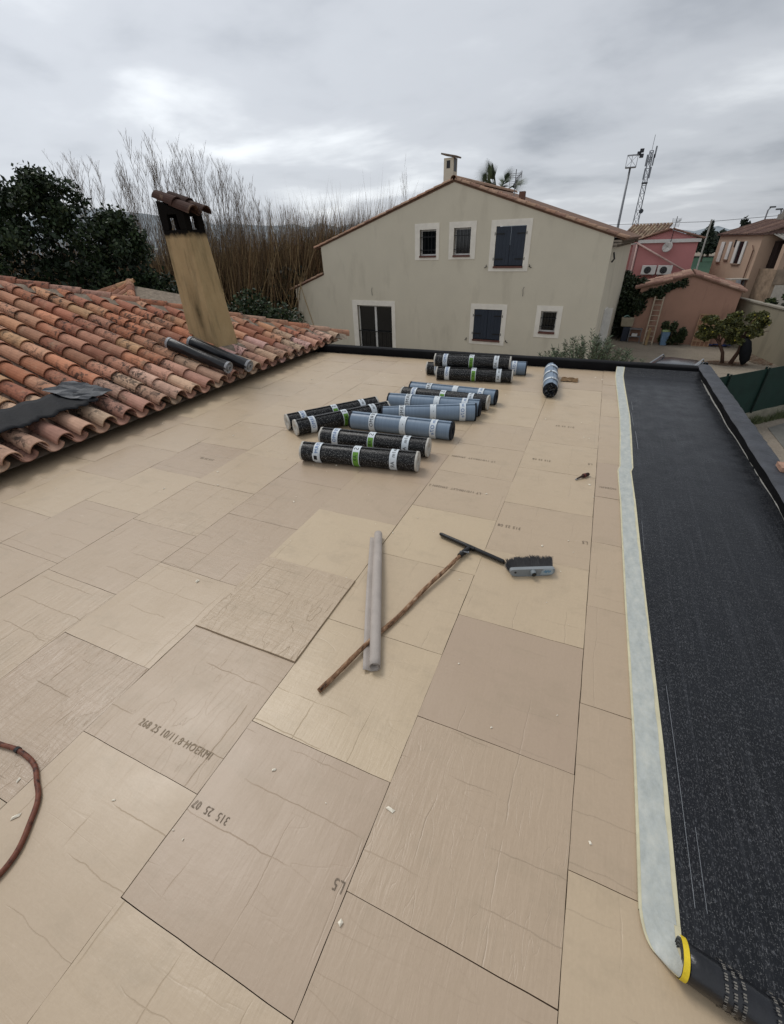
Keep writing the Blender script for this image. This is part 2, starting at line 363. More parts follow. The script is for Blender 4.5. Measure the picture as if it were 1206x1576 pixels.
# ------------------------------------------------------------------ insulation boards
XB = [.86, .242, -.364, -.986, -1.600, -2.205, -2.815, -3.422, -4.032, -4.70]
OFF = [.68, .37, .09, .40, .112, .41, .47, .20, .38]
ORD = ['column beside pale strip', 'second column from pale strip', 'third column from pale strip', 'fourth column from pale strip', 'fifth column from pale strip',
       'sixth column from pale strip', 'seventh column from pale strip', 'second column from tiled eaves', 'column along tiled eaves']
NUM = ['first', 'second', 'third', 'fourth', 'fifth', 'sixth', 'seventh', 'eighth', 'ninth', 'tenth', 'eleventh', 'twelfth', 'thirteenth']
special = {(3, 1.01): (.45, 1.0, .010), (3, 1.62): (1.0, .30, .003), (3, .40): (.15, .5, 0), (2, .70): (.9, .35, 0), (2, 1.31): (.85, .3, 0), (2, 1.92): (1.0, .4, .0), (2, .09): (0., .05, 0), (2, 2.53): (.45, .3, 0),
           (1, .98): (0., .1, .0), (1, .37): (.2, .55, 0), (1, 1.59): (.8, .35, 0), (4, .72): (.5, .05, 0), (4, .11): (.1, 1.0, 0), (4, 1.33): (.15, .6, 0), (5, 1.02): (.25, .5, 0), (5, .41): (.4, .6, 0), (4, 1.94): (.2, .7, 0)}
board_mesh = {}
def board_geo(wd, ln):
    key = (round(wd, 3), round(ln, 3))
    if key not in board_mesh:
        m = MB(); a, b = wd/2-.0012, ln/2-.0012; t = .06; nx, ny = 8, 8; rows = []
        ph = random.random()*6
        for j in range(ny+1):
            rows.append([(-a+2*a*i/nx + .0006*math.sin(j*2+ph), -b+2*b*j/ny+.0006*math.sin(i*2.3+ph), -.0008*(1 if i in (0, nx) or j in (0, ny) else 0)+.0008*math.sin(i*1.3+j*.9+ph)) for i in range(nx+1)])
        m.grid(rows)
        for side in ([(r[0]) for r in rows], [r[-1] for r in rows], rows[0], rows[-1]):
            m.grid([side, [(p[0], p[1], -t) for p in side]])
        o = m.build('insulation_board', MT['board'], smooth=False); me = o.data; bpy.data.objects.remove(o); board_mesh[key] = me
    return board_mesh[key]
boards = {}
for c in range(9):
    x1, x0 = XB[c], XB[c+1]; y = OFF[c]
    while y > -.9: y -= .61
    ys = []
    while y < 6.9: ys.append(y); y += .61 if y < 5 else .615
    ys.append(6.9); n = len(ys)-1
    if ys[-1]-ys[-2] < .12: ys.pop(-2); n -= 1
    for k in range(n):
        y0, y1 = ys[k], ys[k+1]
        # near boards wholly below the frame are left out
        if c >= 3 and y1 < {3: -.05, 4: 0, 5: .1, 6: .5, 7: .9, 8: 1.2}[c]: continue
        r = random.Random(c*97+k*13)
        tone = r.choice([.1, .25, .3, .45, .55, .7]) ; crack = r.choice([.05, .2, .4, .7]) ; dz = r.uniform(-.001, .0015)
        for (cc, yy), (t_, cr_, z_) in special.items():
            if cc == c and abs(y0-yy) < .07: tone, crack, dz = t_, cr_, z_
        fade = min(1, max(0.1, (y0-1.2)/4)) if c < 6 else .8
        if y0 > 3.2: tone = .35+.5*r.random(); crack *= .6
        o = bpy.data.objects.new('insulation_board', board_geo(x1-x0, y1-y0)); COL.objects.link(o)
        o.location = ((x0+x1)/2+r.uniform(-.001, .001), (y0+y1)/2, dz-.0005)
        o.rotation_euler = (0, 0, R_(r.uniform(-.12, .12)) + (0 if abs((x1-x0)-(y1-y0)) > .02 else 0))
        o.color = (tone, crack, fade, 1)
        tn = 'crinkled ' if crack > .85 else ''
        tn += 'creamy' if tone > .7 else ('greyish beige' if tone < .3 else 'beige')
        tag(o, f"{tn} insulation board, {NUM[min(n-1-k,12)]} from far parapet in {ORD[c]}", 'insulation board', 'insulation boards laid over the flat roof')
        boards[(c, k)] = (o, x0, x1, y0, y1)
MT['ink'] = simple('printed_ink', '#75685a', .8, .2, .35, 60); MT['ink2'] = simple('faint_ink', '#8f7f6a', .8, .2, .3, 60)
def board_text(txt, xc, yc, size, flip=False, mat='ink'):
    for (o, x0, x1, y0, y1) in boards.values():
        if x0 <= xc < x1 and y0 <= yc < y1:
            me = text_mesh(txt, size); me.materials.clear(); me.materials.append(MT[mat])
            t = bpy.data.objects.new('printed_mark', me); COL.objects.link(t); t.parent = o
            t.location = (xc-o.location.x, yc-o.location.y, .0022); t.rotation_euler = (0, 0, math.pi if flip else 0); t.scale = (1, 1.25, 1); return
board_text('315  25  07', -.90, .375, .030, True); board_text('L5', -.392, .372, .036, True)
board_text('268 25 10/11,8 HOERMI', -1.225, .52, .034, False, 'ink2')
board_text('315 25 08', -.27, 2.49, .034, True); board_text('L5', .205, 2.48, .036, True)
board_text('LT 110/100/LST  29H20N 2', -.76, 2.86, .033, True); board_text('LT 110/100/LST  29H20N', -.76, 3.445, .033, True)
board_text('315 25 08', -.20, 3.62, .034, True); board_text('L5', .19, 3.67, .036, True); board_text('315 25 07', -.08, 4.5, .04, True)
board_text('HOERMI', .33, 3.28, .03, True); board_text('315 25 08', -3.05, 2.62, .034, True)
# ------------------------------------------------------------------ loose membrane with roll
def film_mat():
    n = NT('release_film', .45, .4); v = n.coord('Object'); f = n.noise(n.coord('Object', (6, 3, 3)), 4, 5, .7); g_ = n.noise(v, 70, 3, .6)
    c = n.ramp(f, [(.3, srgb('#9b9f9a')), (.5, srgb('#abaea7')), (.72, srgb('#bcbcb2'))]); c = n.mixc(n.ramp(g_, [(.4, 0.), (.75, .25)]), c, srgb('#c2c8c8'))
    n.col(c); n.bump(n.noise(v, 25, 4, .6), .3, .004); return n.m
bmr = empty('bitumen_membrane', (.95, 3.5, .003), 0, 'black bitumen membrane unrolled along the right parapet, still partly rolled at the near end', 'roofing membrane')
def edge_x(y):     # wandering left edge of the sheet
    pts = [(.3, .425), (.6, .437), (1.2, .44), (2.1, .425), (3.1, .415), (3.62, .402), (3.70, .418), (4.4, .428), (5, .43), (6.2, .402), (6.6, .395), (7.0, .40)]
    for (a, p), (b, q) in zip(pts, pts[1:]):
        if a <= y <= b: return p+(q-p)*(y-a)/(b-a)
    return pts[0][1] if y < .3 else pts[-1][1]
def edge_l(y):
    e_ = edge_x(y)
    return e_ if y > .66 else e_+.060*(1-math.sqrt(max(0, 1-((.66-y)/.118)**2)))
RY, RR = .560, .042     # roll axis position, radius
def zlift(y): return .005
def sheet_path(ext=0.0):
    """y,z path of the sheet: along the floor towards the camera, then curling up and over"""
    P = [(6.86, .085), (6.84, .03), (6.78, .009)]
    P += [(y, .006) for y in [6.6-.06*i for i in range(101)] if y > RY]
    n = 56
    for i in range(n+1):
        a = -math.pi/2-2*math.pi*1.75*i/n; r = RR*(1-.22*i/n); P.append((RY+r*math.cos(a), .006+RR+ext*0+r*math.sin(a)-0*RR))
    return P
path = sheet_path()
def rib(xa, xb, nx, path, dz=0, dx=None, wav=0):
    rows = []
    for (y, z) in path:
        ex = edge_x(max(y, .5)); a = ex+xa if xa is not None else 0
        b = (ex+xb) if xb < 5 else 1.402
        row = []
        for i in range(nx+1):
            t = i/nx; x = a+(b-a)*t; zz = z+dz
            if wav and y > .75 and y < 6.7:
                e = max(0, (x-1.12)/.28); zz += wav*(.5+.5*math.sin(y*23+6*math.sin(y*3)+x*9))*e + .0015*math.sin(x*22+y*2.2)+.0012*math.sin(y*5+x*7)
            row.append((x, y, zz))
        rows.append(row)
    return rows
flat = [p for p in path[:3]]; MBs = MB()
# dense part for wrinkles
dense = [(6.86, .085), (6.84, .03), (6.78, .009)]+[(6.6-.02*i, .006) for i in range(301)]
dense = [p for p in dense if p[1] > .007 or p[0] > RY]
curl = path[[i for i, p in enumerate(path) if p[0] > RY or i < 3][-1]+1:] if False else []
n = 56
for i in range(n+1):
    a = -math.pi/2-2*math.pi*1.75*i/n; r = RR*(1-.22*i/n); curl.append((RY+r*math.cos(a), .006+RR+r*math.sin(a)))
full = dense+curl
def flatrib(fa, fb, nx, ys, z, wav=0):
    rows = []
    for y in ys:
        a, b = fa(y), fb(y); row = []
        for i in range(nx+1):
            x = a+(b-a)*i/nx; zz = z
            if y > 6.62: zz += min(.085, .09*((y-6.62)/.24)**2)
            if wav and .75 < y < 6.6:
                e = max(0, (x-1.14)/.26); q = max(0, min(1, (x-.6)/.1)); zz += wav*(.5+.5*math.sin(y*23+6*math.sin(y*3)+x*9))*e + q*(.0015*math.sin(x*22+y*2.2)+.0012*math.sin(y*5+x*7))
            row.append((x, y, zz))
        rows.append(row)
    return rows
YS = [.66+.02*i for i in range(310)]
ry = lambda x: .583-.19*(x-.5)
MBs.grid(flatrib(lambda y: max(edge_l(y), .44 if y > .66 else edge_l(y))-.0*y, lambda y: 1.402, 40, [.66, .67]+[y for y in YS if y > .68], .005, .007))
o = part(MBs, 'sheet', MT['membrane'], bmr, smooth=True)
film_mat_ = film_mat()
m = MB(); m.grid(flatrib(lambda y: edge_l(y)-.004, lambda y: edge_x(y)+.100, 4, YS, .0085)); m.grid([[(edge_l(y)-.004, y, .0085), (edge_l(y)-.004, y, .001)] for y in YS]); part(m, 'selvedge', simple('cream_selvedge', '#c4bd9f', .6, .3, .12, 20), bmr)
m = MB(); m.grid(flatrib(lambda y: edge_l(y)+.004+.001*math.sin(y*9), lambda y: edge_x(y)+.087+.003*math.sin(y*4)+.0015*math.sin(y*31), 4, YS, .0097)); part(m, 'release_film', film_mat_, bmr, smooth=True)
# the remaining roll
XR0, XR1 = .512, 1.40
def spiral(x, turns, r0, r1, n, a_off=0):
    return [(x, ry(x)+(r0+(r1-r0)*k/n)*math.cos(-math.pi/2+a_off-2*math.pi*turns*k/n), .007+RR+(r0+(r1-r0)*k/n)*math.sin(-math.pi/2+a_off-2*math.pi*turns*k/n)) for k in range(n+1)]
m = MB(); m.grid([[Vector(p)+Vector((0, 0, .0015*math.sin(i*1.3+p[2]*60))) for p in spiral(XR0+(XR1-XR0)*i/24, 3.2, RR, .017, 120)] for i in range(25)])
o = part(m, 'roll', simple('roll_film', '#121317', .28, .55, .5, 9, .5, 14), bmr, smooth=True); so = o.modifiers.new('t', 'SOLIDIFY'); so.thickness = .0035; so.offset = 1
def lipf(u, v, lift=0):
    P0 = Vector((.4375-.004+.104*u, .66, .0092)); ph = math.pi*min(1, max(0, u)); P2 = Vector((XR0+.002, ry(XR0)-RR*math.sin(ph)-.002, .007+RR-RR*math.cos(ph))); C = Vector((.445+.075*u, .548+.03*u, .008+.052*u*u))
    return P0*(1-v)**2+C*2*v*(1-v)+P2*v*v+Vector((0, -.0003, lift))
m = MB(); m.grid([[lipf(k/16, v/14) for k in range(17)] for v in range(15)]); part(m, 'selvedge', bpy.data.materials['cream_selvedge'], bmr, smooth=True)
m = MB(); m.grid([[lipf(.08+.76*k/16, v/14, .0013) for k in range(17)] for v in range(15)]); part(m, 'release_film', film_mat_, bmr, smooth=True)
m = MB(); m.grid([[(.53, .66, .005), (1.402, .66, .005)], [(.53, .56, .004), (1.402, .40, .004)]]); part(m, 'sheet', MT['membrane'], bmr)
m = MB(); m.grid([[ (x-.001, p[1], p[2]) for p in spiral(x, .66, RR+.0042, RR+.0035, 40)] for x in (XR0, XR0+.014)]); part(m, 'yellow_edge', simple('yellow_selvedge', '#d9bd2c', .6, .3, .15, 30, .3), bmr, smooth=True)
for xr in (.60, .70, .80, .90, 1.0, 1.1, 1.2, 1.3):
    m = MB()
    for dx in (0, .018, .036):
        for k in range(46):
            if (k+int(dx*100)) % 4 == 3: continue
            x = xr+dx+jit(.001); a = -math.pi/2-.3-2*math.pi*.85*k/46; r = RR+.0052; y = ry(x)+r*math.cos(a); z = .007+RR+r*math.sin(a); dy, dz_ = -math.sin(a), math.cos(a); h = .0017
            m._add([(x-.0035, y-dy*h, z-dz_*h), (x+.0035, y-dy*h, z-dz_*h), (x+.0035, y+dy*h, z+dz_*h), (x-.0035, y+dy*h, z+dz_*h)], [(0, 1, 2, 3)])
    part(m, 'dotted_band', simple('pale_dots', '#6f6b64', .6) if xr == .60 else bpy.data.materials['pale_dots'], bmr)
m = MB()
for x, y0, y1, r in ((.57, .72, 1.5, .0006), (.545, 2.5, 2.85, .0006), (.56, 4.1, 4.55, .0013), (.55, 4.7, 5.1, .0013), (.565, 5.2, 5.5, .0013), (.60, .72, .95, .0005)):
    m = MB(); m.tube([(x+.008*math.sin(y*2), y, .014) for y in [y0+(y1-y0)*i/20 for i in range(21)]], r, 5)
    part(m, 'loose_thread', simple('glass_thread', '#8c8f93', .4, .4) if x == .57 else bpy.data.materials['glass_thread'], bmr)

# ------------------------------------------------------------------ rolls of roofing felt
MT['blue'] = (lambda n: (n.col(n.ramp(n.noise(n.coord('Object', (40, 1, 1)), 1.5, 3, .5), [(.3, srgb('#6b7b8c')), (.7, srgb('#768798'))])), n.bump(n.noise(n.coord('Object', (60, 6, 6)), 1.2, 3, .5), .10, .004), n.m)[2])(NT('blue_film', .36, .35))
MT['talc'] = simple('pale_roll_edge', '#b9b5ac', .8, .2, .15, 30, .5, 50)
MT['blueend'] = simple('dark_roll_end', '#1b1f27', .7, .2, .4, 40, .5, 50)
MT['lwhite'] = simple('label_white', '#c9d0d4', .45, .4, .06, 20)
MT['lgreen'] = simple('label_green', '#5f8f2c', .45, .4, .08, 20)
MT['lblue'] = simple('label_blue_ink', '#2f5f9a', .5, .3, .2, 90)
MT['lblack'] = simple('label_black_ink', '#15171b', .5, .3, .1)
def ring(x0, x1, r, a0, a1, n=28):
    return [[(x, r*math.sin(a), r*math.cos(a)) for x in (x0, x1)] for a in [a0+(a1-a0)*k/n for k in range(n+1)]]
def bent_text(txt, size, x, r, ac, mat, root, name='lettering', sgn=1):
    """text running round the roll; ac = angle of its centre (0 = top, negative = towards -y)"""
    me = text_mesh(txt, size)
    for v in me.vertices:
        tx, ty = v.co.x, v.co.y
        a = ac+sgn*tx/r; v.co = (x+sgn*ty, r*math.sin(a), r*math.cos(a))
    me.materials.clear(); me.materials.append(mat); t = bpy.data.objects.new(name, me); COL.objects.link(t); t.parent = root; return t
def felt_roll(kind, A, B, z, label, r=.083, spin=0, lumpy=0, taper=None, group='rolls of roofing felt on the flat roof', L=None, zB=None, labels=True, name='felt_roll'):
    A = Vector((A[0], A[1], 0)); B = Vector((B[0], B[1], 0)); c = (A+B)/2; d = (B-A); Ln = L or min(max(d.length, 1.0), 1.07); yaw = math.atan2(d.y, d.x)
    zB = z if zB is None else zB
    root = empty(name, (c.x, c.y, (z+zB)/2), yaw, label, 'roofing felt roll', group); root.rotation_euler = (0, -math.asin((zB-z)/Ln), yaw)
    black = kind == 'black'; rnd = random.Random(int(c.x*1000+c.y*77)); ph = rnd.random()*6
    na, nx = 48, 26; rows = []
    seam = R_(-8+rnd.uniform(-6, 6)+spin)
    def rad(a, t):
        q = ((a-seam) % (2*math.pi))/(2*math.pi)
        rr = r+ .0045*(1-q)*2 - .004 + lumpy*.5*(math.sin(t*5+a*2+ph)+.6*math.sin(t*11+a*3+ph*2))
        if taper: rr *= taper[0]+(taper[1]-taper[0])*t
        return rr
    for i in range(nx+1):
        t = i/nx; x = -Ln/2+Ln*t; row = []
        for k in range(na+1):
            a = seam+2*math.pi*k/na - (1e-4 if k == na else 0) ; rr = rad(a, t); row.append((x, rr*math.sin(a), rr*math.cos(a)))
        rows.append(row)
    m = MB(); m.grid(rows); m.grid([[r_[0] for r_ in rows], [r_[-1] for r_ in rows]])
    m.build('body', MT['rollskin'] if black else MT['blue'], root, smooth=False)
    root.children[0].data.polygons.foreach_set('use_smooth', [True]*len(root.children[0].data.polygons))
    md = root.children[0].modifiers.new('edge', 'EDGE_SPLIT'); md.split_angle = R_(50)
    for s, t in ((-1, 0), (1, 1)):
        m = MB(); x = s*(Ln/2); m.grid([[(x+s*f, (rad(a, t)*q)*math.sin(a), (rad(a, t)*q)*math.cos(a)) for a in [seam+2*math.pi*k/32 for k in range(33)]] for q, f in [(1.012, -.012), (1.012, .0), (1.0, .006), (.9, .003), (.8, .006), (.7, .002), (.6, .005), (.5, .001), (.38, .004), (.34, -.05)]])
        m.build('roll_end', MT['talc'] if black else MT['blueend'], root, smooth=True)
    if labels:
        spec = [(-.36, 'w', None), (0, 'g' if black else 'w', None), (.33, 'w', None)] if black else [(-.28, 'w', None), (.05, 'w', None), (.36, 'w', None)]
        if kind == 'blue4': pass
        for bi, (bx, bc, _) in enumerate(spec):
            R2 = r+.0072+lumpy
            if taper: R2 = r*(taper[0]+(taper[1]-taper[0])*(bx+.5))+.0075+lumpy
            a0, a1 = -2.9, 2.9
            m = MB(); m.grid(ring(bx-.032, bx+.032, R2-.001, a0, a1)); b = m.build('label_band', MT['lwhite'], root, smooth=True)
            if bc == 'g':
                ga = rnd.choice([(-2.9, -.75), (-2.9, -.75), (-.9, 1.2)]); m = MB(); m.grid(ring(bx-.025, bx+.025, R2, ga[0], ga[1])); m.build('green_label', MT['lgreen'], b, smooth=True)
                bent_text('AR', .042, bx, R2+.0006, (-1.35 if ga[0] < -2 else -.3), MT['lblack'], b, sgn=-1)
                bent_text('S', .06, bx, R2+.0006, (-.35 if ga[0] < -2 else -1.4), MT['lblack'], b, sgn=-1)
            elif black and bi == 0:
                bent_text('TERMO', .046, bx, R2+.0006, -.75, MT['lblue'], b, sgn=-1)
            elif black:
                bent_text('6x1m  AR', .046, bx, R2+.0006, -.85, MT['lblack'], b, sgn=-1)
            else:
                tx = [('TERMO', 'S ——', '6 m O7e')][0][bi]
                bent_text(tx, .052 if bi != 1 else .07, bx, R2+.0006, -.75, MT['lblue'] if bi == 2 else MT['lblack'], b, sgn=-1)
    return root
r = .083
R1 = felt_roll('black', (-2.18, 2.92), (-1.14, 3.06), r, 'black speckled felt roll nearest the camera, with a small white sticker', spin=0)
m = MB(); R2 = r+.0085; m.grid(ring(-.40, -.335, R2, -2.1, -1.25, 8)); st = m.build('sticker', MT['lwhite'], R1, smooth=True)
m = MB(); m.grid(ring(-.385, -.355, R2+.0008, -1.9, -1.45, 4)); m.build('printed_mark', MT['lblack'], st)
felt_roll('black', (-2.20, 3.28), (-1.15, 3.36), r, 'black speckled felt roll just behind the nearest one')
felt_roll('blue', (-2.14, 3.77), (-1.06, 3.81), r, 'thick blue-grey film roll nearest the camera, with a black speck on its left', r=.088)
felt_roll('blue', (-1.93, 4.08), (-.99, 4.40), .083, 'blue-grey roll lying askew, narrower at its left end', taper=(.75, 1.1), lumpy=.001)
felt_roll('blue', (-2.02, 4.47), (-.97, 4.55), r, 'blue-grey roll behind the askew one, fourth blue label at its right', lumpy=.001, r=.088)
felt_roll('black', (-1.98, 4.78), (-.93, 4.76), .083, 'thin black felt roll squeezed between two blue-grey rolls in the middle pile', r=.080, spin=30)
felt_roll('blue', (-1.96, 5.00), (-.88, 4.97), r, 'farthest blue-grey roll of the middle pile')
felt_roll('black', (-2.58, 3.38), (-1.93, 4.22), r, 'black roll lying diagonally at the left of the pile, nearer of two', r=.078)
felt_roll('black', (-2.76, 3.49), (-2.12, 4.33), r, 'black roll lying diagonally at the far left of the pile', r=.078)
felt_roll('black', (-1.88, 5.80), (-.87, 5.93), r, 'front black roll of the far stack by the parapet')
felt_roll('black', (-2.10, 6.02), (-1.08, 6.12), r, 'bottom black roll of the far stack, its white left end showing')
felt_roll('black', (-1.95, 5.93), (-.93, 6.02), .225, 'black felt roll lying on top of the far stack')
felt_roll('blue', (-1.80, 6.26), (-.76, 6.38), r, 'blue-grey roll behind the far stack, only its right end showing', r=.09)
WR = felt_roll('blue', (-.335, 5.42), (-.43, 6.42), .088, 'wrapped blue roll standing apart, its dark crumpled end facing the camera', r=.085, lumpy=.004, L=1.0)
m = MB()
for k in range(70):
    a = random.random()*6.28; q = random.random()**.5*.078; p = Vector((-.505-random.random()*.02, q*math.sin(a), q*math.cos(a))); u = Vector((jit(.01), jit(1), jit(1))).normalized()*.018; v_ = Vector((jit(.5), jit(1), jit(1))).normalized()*.012
    m._add([p-u, p+v_, p+u, p-v_+Vector((-.01, 0, 0))], [(0, 1, 2, 3)])
m.build('crumpled_film', MT['blackfilm'], WR)
# ------------------------------------------------------------------ sheet roll, squeegee, broom, small things
root = empty('rolled_felt_sheet', (-.83, 1.58, .0), math.atan2(-.94, .42)+0, 'slim grey rolled sheet lying across the wooden handle', 'rolled sheet')
m = MB(); prof = []
for i in range(41):
    a = -.5*math.pi-i/40*math.pi*3.1; q = .034-.013*i/40; prof.append((q*math.cos(a), .036+q*math.sin(a)))
prof = [(.062, .004), (.045, .001), (.02, .0005)]+prof
n = 30; rows = []
for k in range(n+1):
    t = k/n; x = -.52+1.04*t; zz = .020*math.sin(math.pi*min(1, t*1.0))**2+.002
    s_ = .86+.05*math.sin(t*3)
    rows.append([(x, -p[0]*s_*-1*-1, zz+p[1]*s_+(.012*t if i_ < 2 else 0)) for i_, p in enumerate(prof)])
m.grid(rows)
o = m.build('sheet', simple('grey_felt', '#a89f97', .85, .2, .10, 12, .2, 90), root, smooth=True); so = o.modifiers.new('t', 'SOLIDIFY'); so.thickness = .0025
sq = empty('floor_squeegee', (-.64, 1.52, 0), 0, 'black floor squeegee with a long flaking wooden handle', 'squeegee')
P0, P1 = Vector((-.795, .915, .015)), Vector((-.475, 2.065, .022)); m = MB(); pts = [P0.lerp(P1, i/24)+Vector((.003*math.sin(i*.7), 0, .006*math.sin(i*.13*math.pi))) for i in range(25)]
m.tube(pts, [.0112+.0006*math.sin(i*2.1) for i in range(25)], 10)
n = NT('old_handle', .8, .2); v = n.coord('Object'); f = n.noise(n.coord('Object', (1, .35, 1), rot=(0, 0, -.27)), 60, 4, .65)
n.col(n.ramp(f, [(.32, srgb('#33271f')), (.42, srgb('#6e523d')), (.55, srgb('#8a6a50')), (.68, srgb('#ad937a'))])); n.bump(f, .5, .004)
part(m, 'handle', n.m, sq, smooth=True)
blk = simple('black_plastic', '#141414', .42, .4, .2)
a, b = Vector((-.67, 2.215, .022)), Vector((-.225, 2.075, .022)); m = MB(); m.tube([a, a.lerp(b, .02), a.lerp(b, .5), a.lerp(b, .98), b], [.008, .012, .013, .012, .008], 10); part(m, 'head', blk, sq, smooth=True)
m = MB(); dr = (b-a).normalized(); nrm = Vector((-dr.y, dr.x, 0)); m.hexa([a+nrm*.004+Vector((0, 0, -.018)), b+nrm*.004+Vector((0, 0, -.018)), b+nrm*.022+Vector((0, 0, -.019)), a+nrm*.022+Vector((0, 0, -.019)), a+nrm*.004+Vector((0, 0, -.008)), b+nrm*.004+Vector((0, 0, -.008)), b+nrm*.022+Vector((0, 0, -.013)), a+nrm*.022+Vector((0, 0, -.013))]); part(m, 'rubber_blade', MT['iron'], sq)
m = MB(); c = a.lerp(b, .5); m.tube([P1-Vector((.012, .03, 0)), P1+Vector((.004, .02, .0)), c+Vector((0, -.004, .002))], [.016, .017, .014], 10); m.bar(c-dr*.03+Vector((0, -.012, .004)), c+dr*.03+Vector((0, -.012, .004)), .02, .018)
part(m, 'socket', blk, sq, smooth=False)
m = MB(); m.tube([P1+Vector((-.02, 0, .012)), P1+Vector((.03, .006, .012))], .004, 8); m.tube([P1+Vector((.028, .006, .012)), P1+Vector((.036, .007, .012))], .008, 6); part(m, 'wing_bolt', MT['grey'], sq)
br = empty('broom_head', (-.062, 2.040, 0), R_(24), 'grey broom head without handle, lying on its side, black bristles pointing away', 'broom head')
m = MB(); prof = []
for k in range(24):
    a_ = 2*math.pi*k/24; sx = math.copysign(abs(math.cos(a_))**.35, math.cos(a_)); sz = math.copysign(abs(math.sin(a_))**.6, math.sin(a_)); prof.append((.127*sx*(1), .030+.026*sz+(.004*math.cos(a_*2))))
m.prism(prof, -.012, .012); m.build('block', simple('grey_plastic', '#7f8486', .5, .35, .1, 10), br, bevel=.002)
m = MB(); m.tube([(0, -.012, .034), (0, -.040, .036)], [.017, .014], 16, caps=False); m.tube([(0, -.040, .036), (0, -.014, .034)], [.0105, .0105], 16); o = m.build('socket', simple('grey_plastic_dull', '#747a7c', .5), br, smooth=False)
m = MB(); m.tube([(0, -.0405, .036), (0, -.042, .036)], [.010, .010], 14); m.build('socket_hole', MT['dark'], o)
m = MB(); m.tube([(-.098, -.0125, .032), (-.098, -.0145, .032)], .006, 12); m.build('hanging_hole', MT['dark'], br)
m = MB(); m.prism([(.045, .012), (.112, .012), (.118, .028), (.112, .05), (.06, .05), (.05, .035)], -.0145, -.0125); lb = m.build('label', simple('pale_blue_label', '#97a3a8', .5), br)
m = MB()
for q in range(6): m.box(.062+q*.007, .067+q*.007, -.0150, -.0144, .022+random.random()*.01, .036+random.random()*.01)
m.build('lettering', simple('blue_ink', '#4c7c9c', .5), lb)
m = MB(); bm_ = simple('black_bristle', '#15161a', .6, .3, .4, 60)
for k in range(2400):
    x = random.uniform(-.118, .118); z = .012+random.random()*.034; L = .070+random.random()*.012+.016*math.sin(x*26+1)*abs(x)/.118+.006*math.sin(x*70); e = Vector((x*1.13+jit(.008), .012+L, z+(z-.030)*.8+jit(.006)+.008)); p = Vector((x, .01, z)); q = Vector((.0011, 0, .0005))
    m._add([p-q, p+q, e+q*.7, e-q*.7], [(0, 1, 2, 3)])
m.build('bristles', bm_, br, recalc=False)
tl = empty('paint_brush', (.15, 3.40, 0), R_(52), 'small dark worn hand tool lying alone near the edge boards', 'hand tool')
m = MB(); m.tube([(-.075, 0, .012), (-.03, 0, .014), (.0, 0, .017), (.05, 0, .016), (.062, 0, .013)], [.004, .008, .015, .014, .008], 8); m.build('handle', simple('tool_handle', '#33231f', .7, .2, .5, 60), tl, smooth=True)
m = MB(); m.tube([(-.005, 0, .0165), (.012, 0, .017)], [.017, .017], 8); m.build('band', simple('red_band', '#5e2f2a', .6), tl)
m = MB(); m.bar((-.09, 0, .006), (-.03, 0, .012), .012, .004); m.build('blade', MT['grey'], tl)
m = MB(); rr = random.Random(4); rows = []
for i in range(7):
    rows.append([(-.27+i*.035+rr.uniform(-.01, .01), 6.18+j*.035+rr.uniform(-.012, .012), .004+rr.random()*.035*(.3+.7*math.sin(math.pi*j/5))) for j in range(6)])
m.grid(rows); o = m.build('packaging_scrap', simple('brown_scrap', '#7b6246', .8, .2, .4, 30), smooth=False); so = o.modifiers.new('t', 'SOLIDIFY'); so.thickness = .003; tag(o, 'crumpled brown scrap beside the lone wrapped roll', 'packaging scrap')
m = MB(); m.box(1.455, 1.56, 3.70, 3.82, .132, .165); o = m.build('brick_fragment', simple('pinkish_brick', '#a07f6d', .9, .1, .25, 30, .4)); tag(o, 'pinkish brick fragment on the right parapet', 'brick')
m = MB(); m.box(1.48, 1.56, 3.43, 3.49, .132, .158); o = m.build('brick_fragment', simple('grey_brick', '#77706a', .9, .1, .25, 30, .4)); tag(o, 'small dull grey chunk on the right parapet, nearer than the pinkish brick', 'brick')
hs = [(-2.35, -.02), (-2.1, .18), (-1.83, .235), (-1.74, .245), (-1.64, .235), (-1.565, .20), (-1.50, .165), (-1.45, .11), (-1.40, .04), (-1.385, -.03), (-1.40, -.12), (-1.45, -.22), (-1.6, -.35)]
def catmull(P, n=8):
    out_ = []
    for i in range(len(P)-1):
        p0, p1, p2, p3 = [Vector(P[max(0, min(len(P)-1, i+j))]) for j in (-1, 0, 1, 2)]
        for k in range(n):
            t = k/n; out_.append(.5*((2*p1)+(-p0+p2)*t+(2*p0-5*p1+4*p2-p3)*t*t+(-p0+3*p1-3*p2+p3)*t**3))
    return out_+[Vector(P[-1])]
hp = catmull([(x, y, .010) for x, y in hs])
hr = empty('gas_hose', (-1.6, .1, 0), 0, 'worn reddish brown hose curving into the left of the picture', 'hose')
m = MB(); m.tube(hp, .0088, 10); n = NT('old_hose', .6, .3); f = n.noise(n.coord('Object'), 45, 5, .7); n.col(n.ramp(f, [(.36, srgb('#2a1c18')), (.46, srgb('#63392a')), (.7, srgb('#7d4b38'))])); n.bump(f, .3, .003); part(m, 'hose', n.m, hr, smooth=True)
m = MB(); i = min(range(len(hp)), key=lambda k: (hp[k]-Vector((-1.755, .243, .01))).length); m.tube([hp[i-1], hp[i], hp[i+1]], .0115, 10); part(m, 'tape', MT['iron'], hr)
chip = MB(); chip._add([(-.006, -.003, 0), (.005, -.004, 0), (.007, .004, 0), (-.004, .004, 0), (-.003, -.001, .005), (.003, .002, .006)], [(0, 1, 4), (1, 2, 5), (2, 3, 5), (3, 0, 4), (1, 5, 4), (3, 4, 5), (0, 3, 2, 1)])
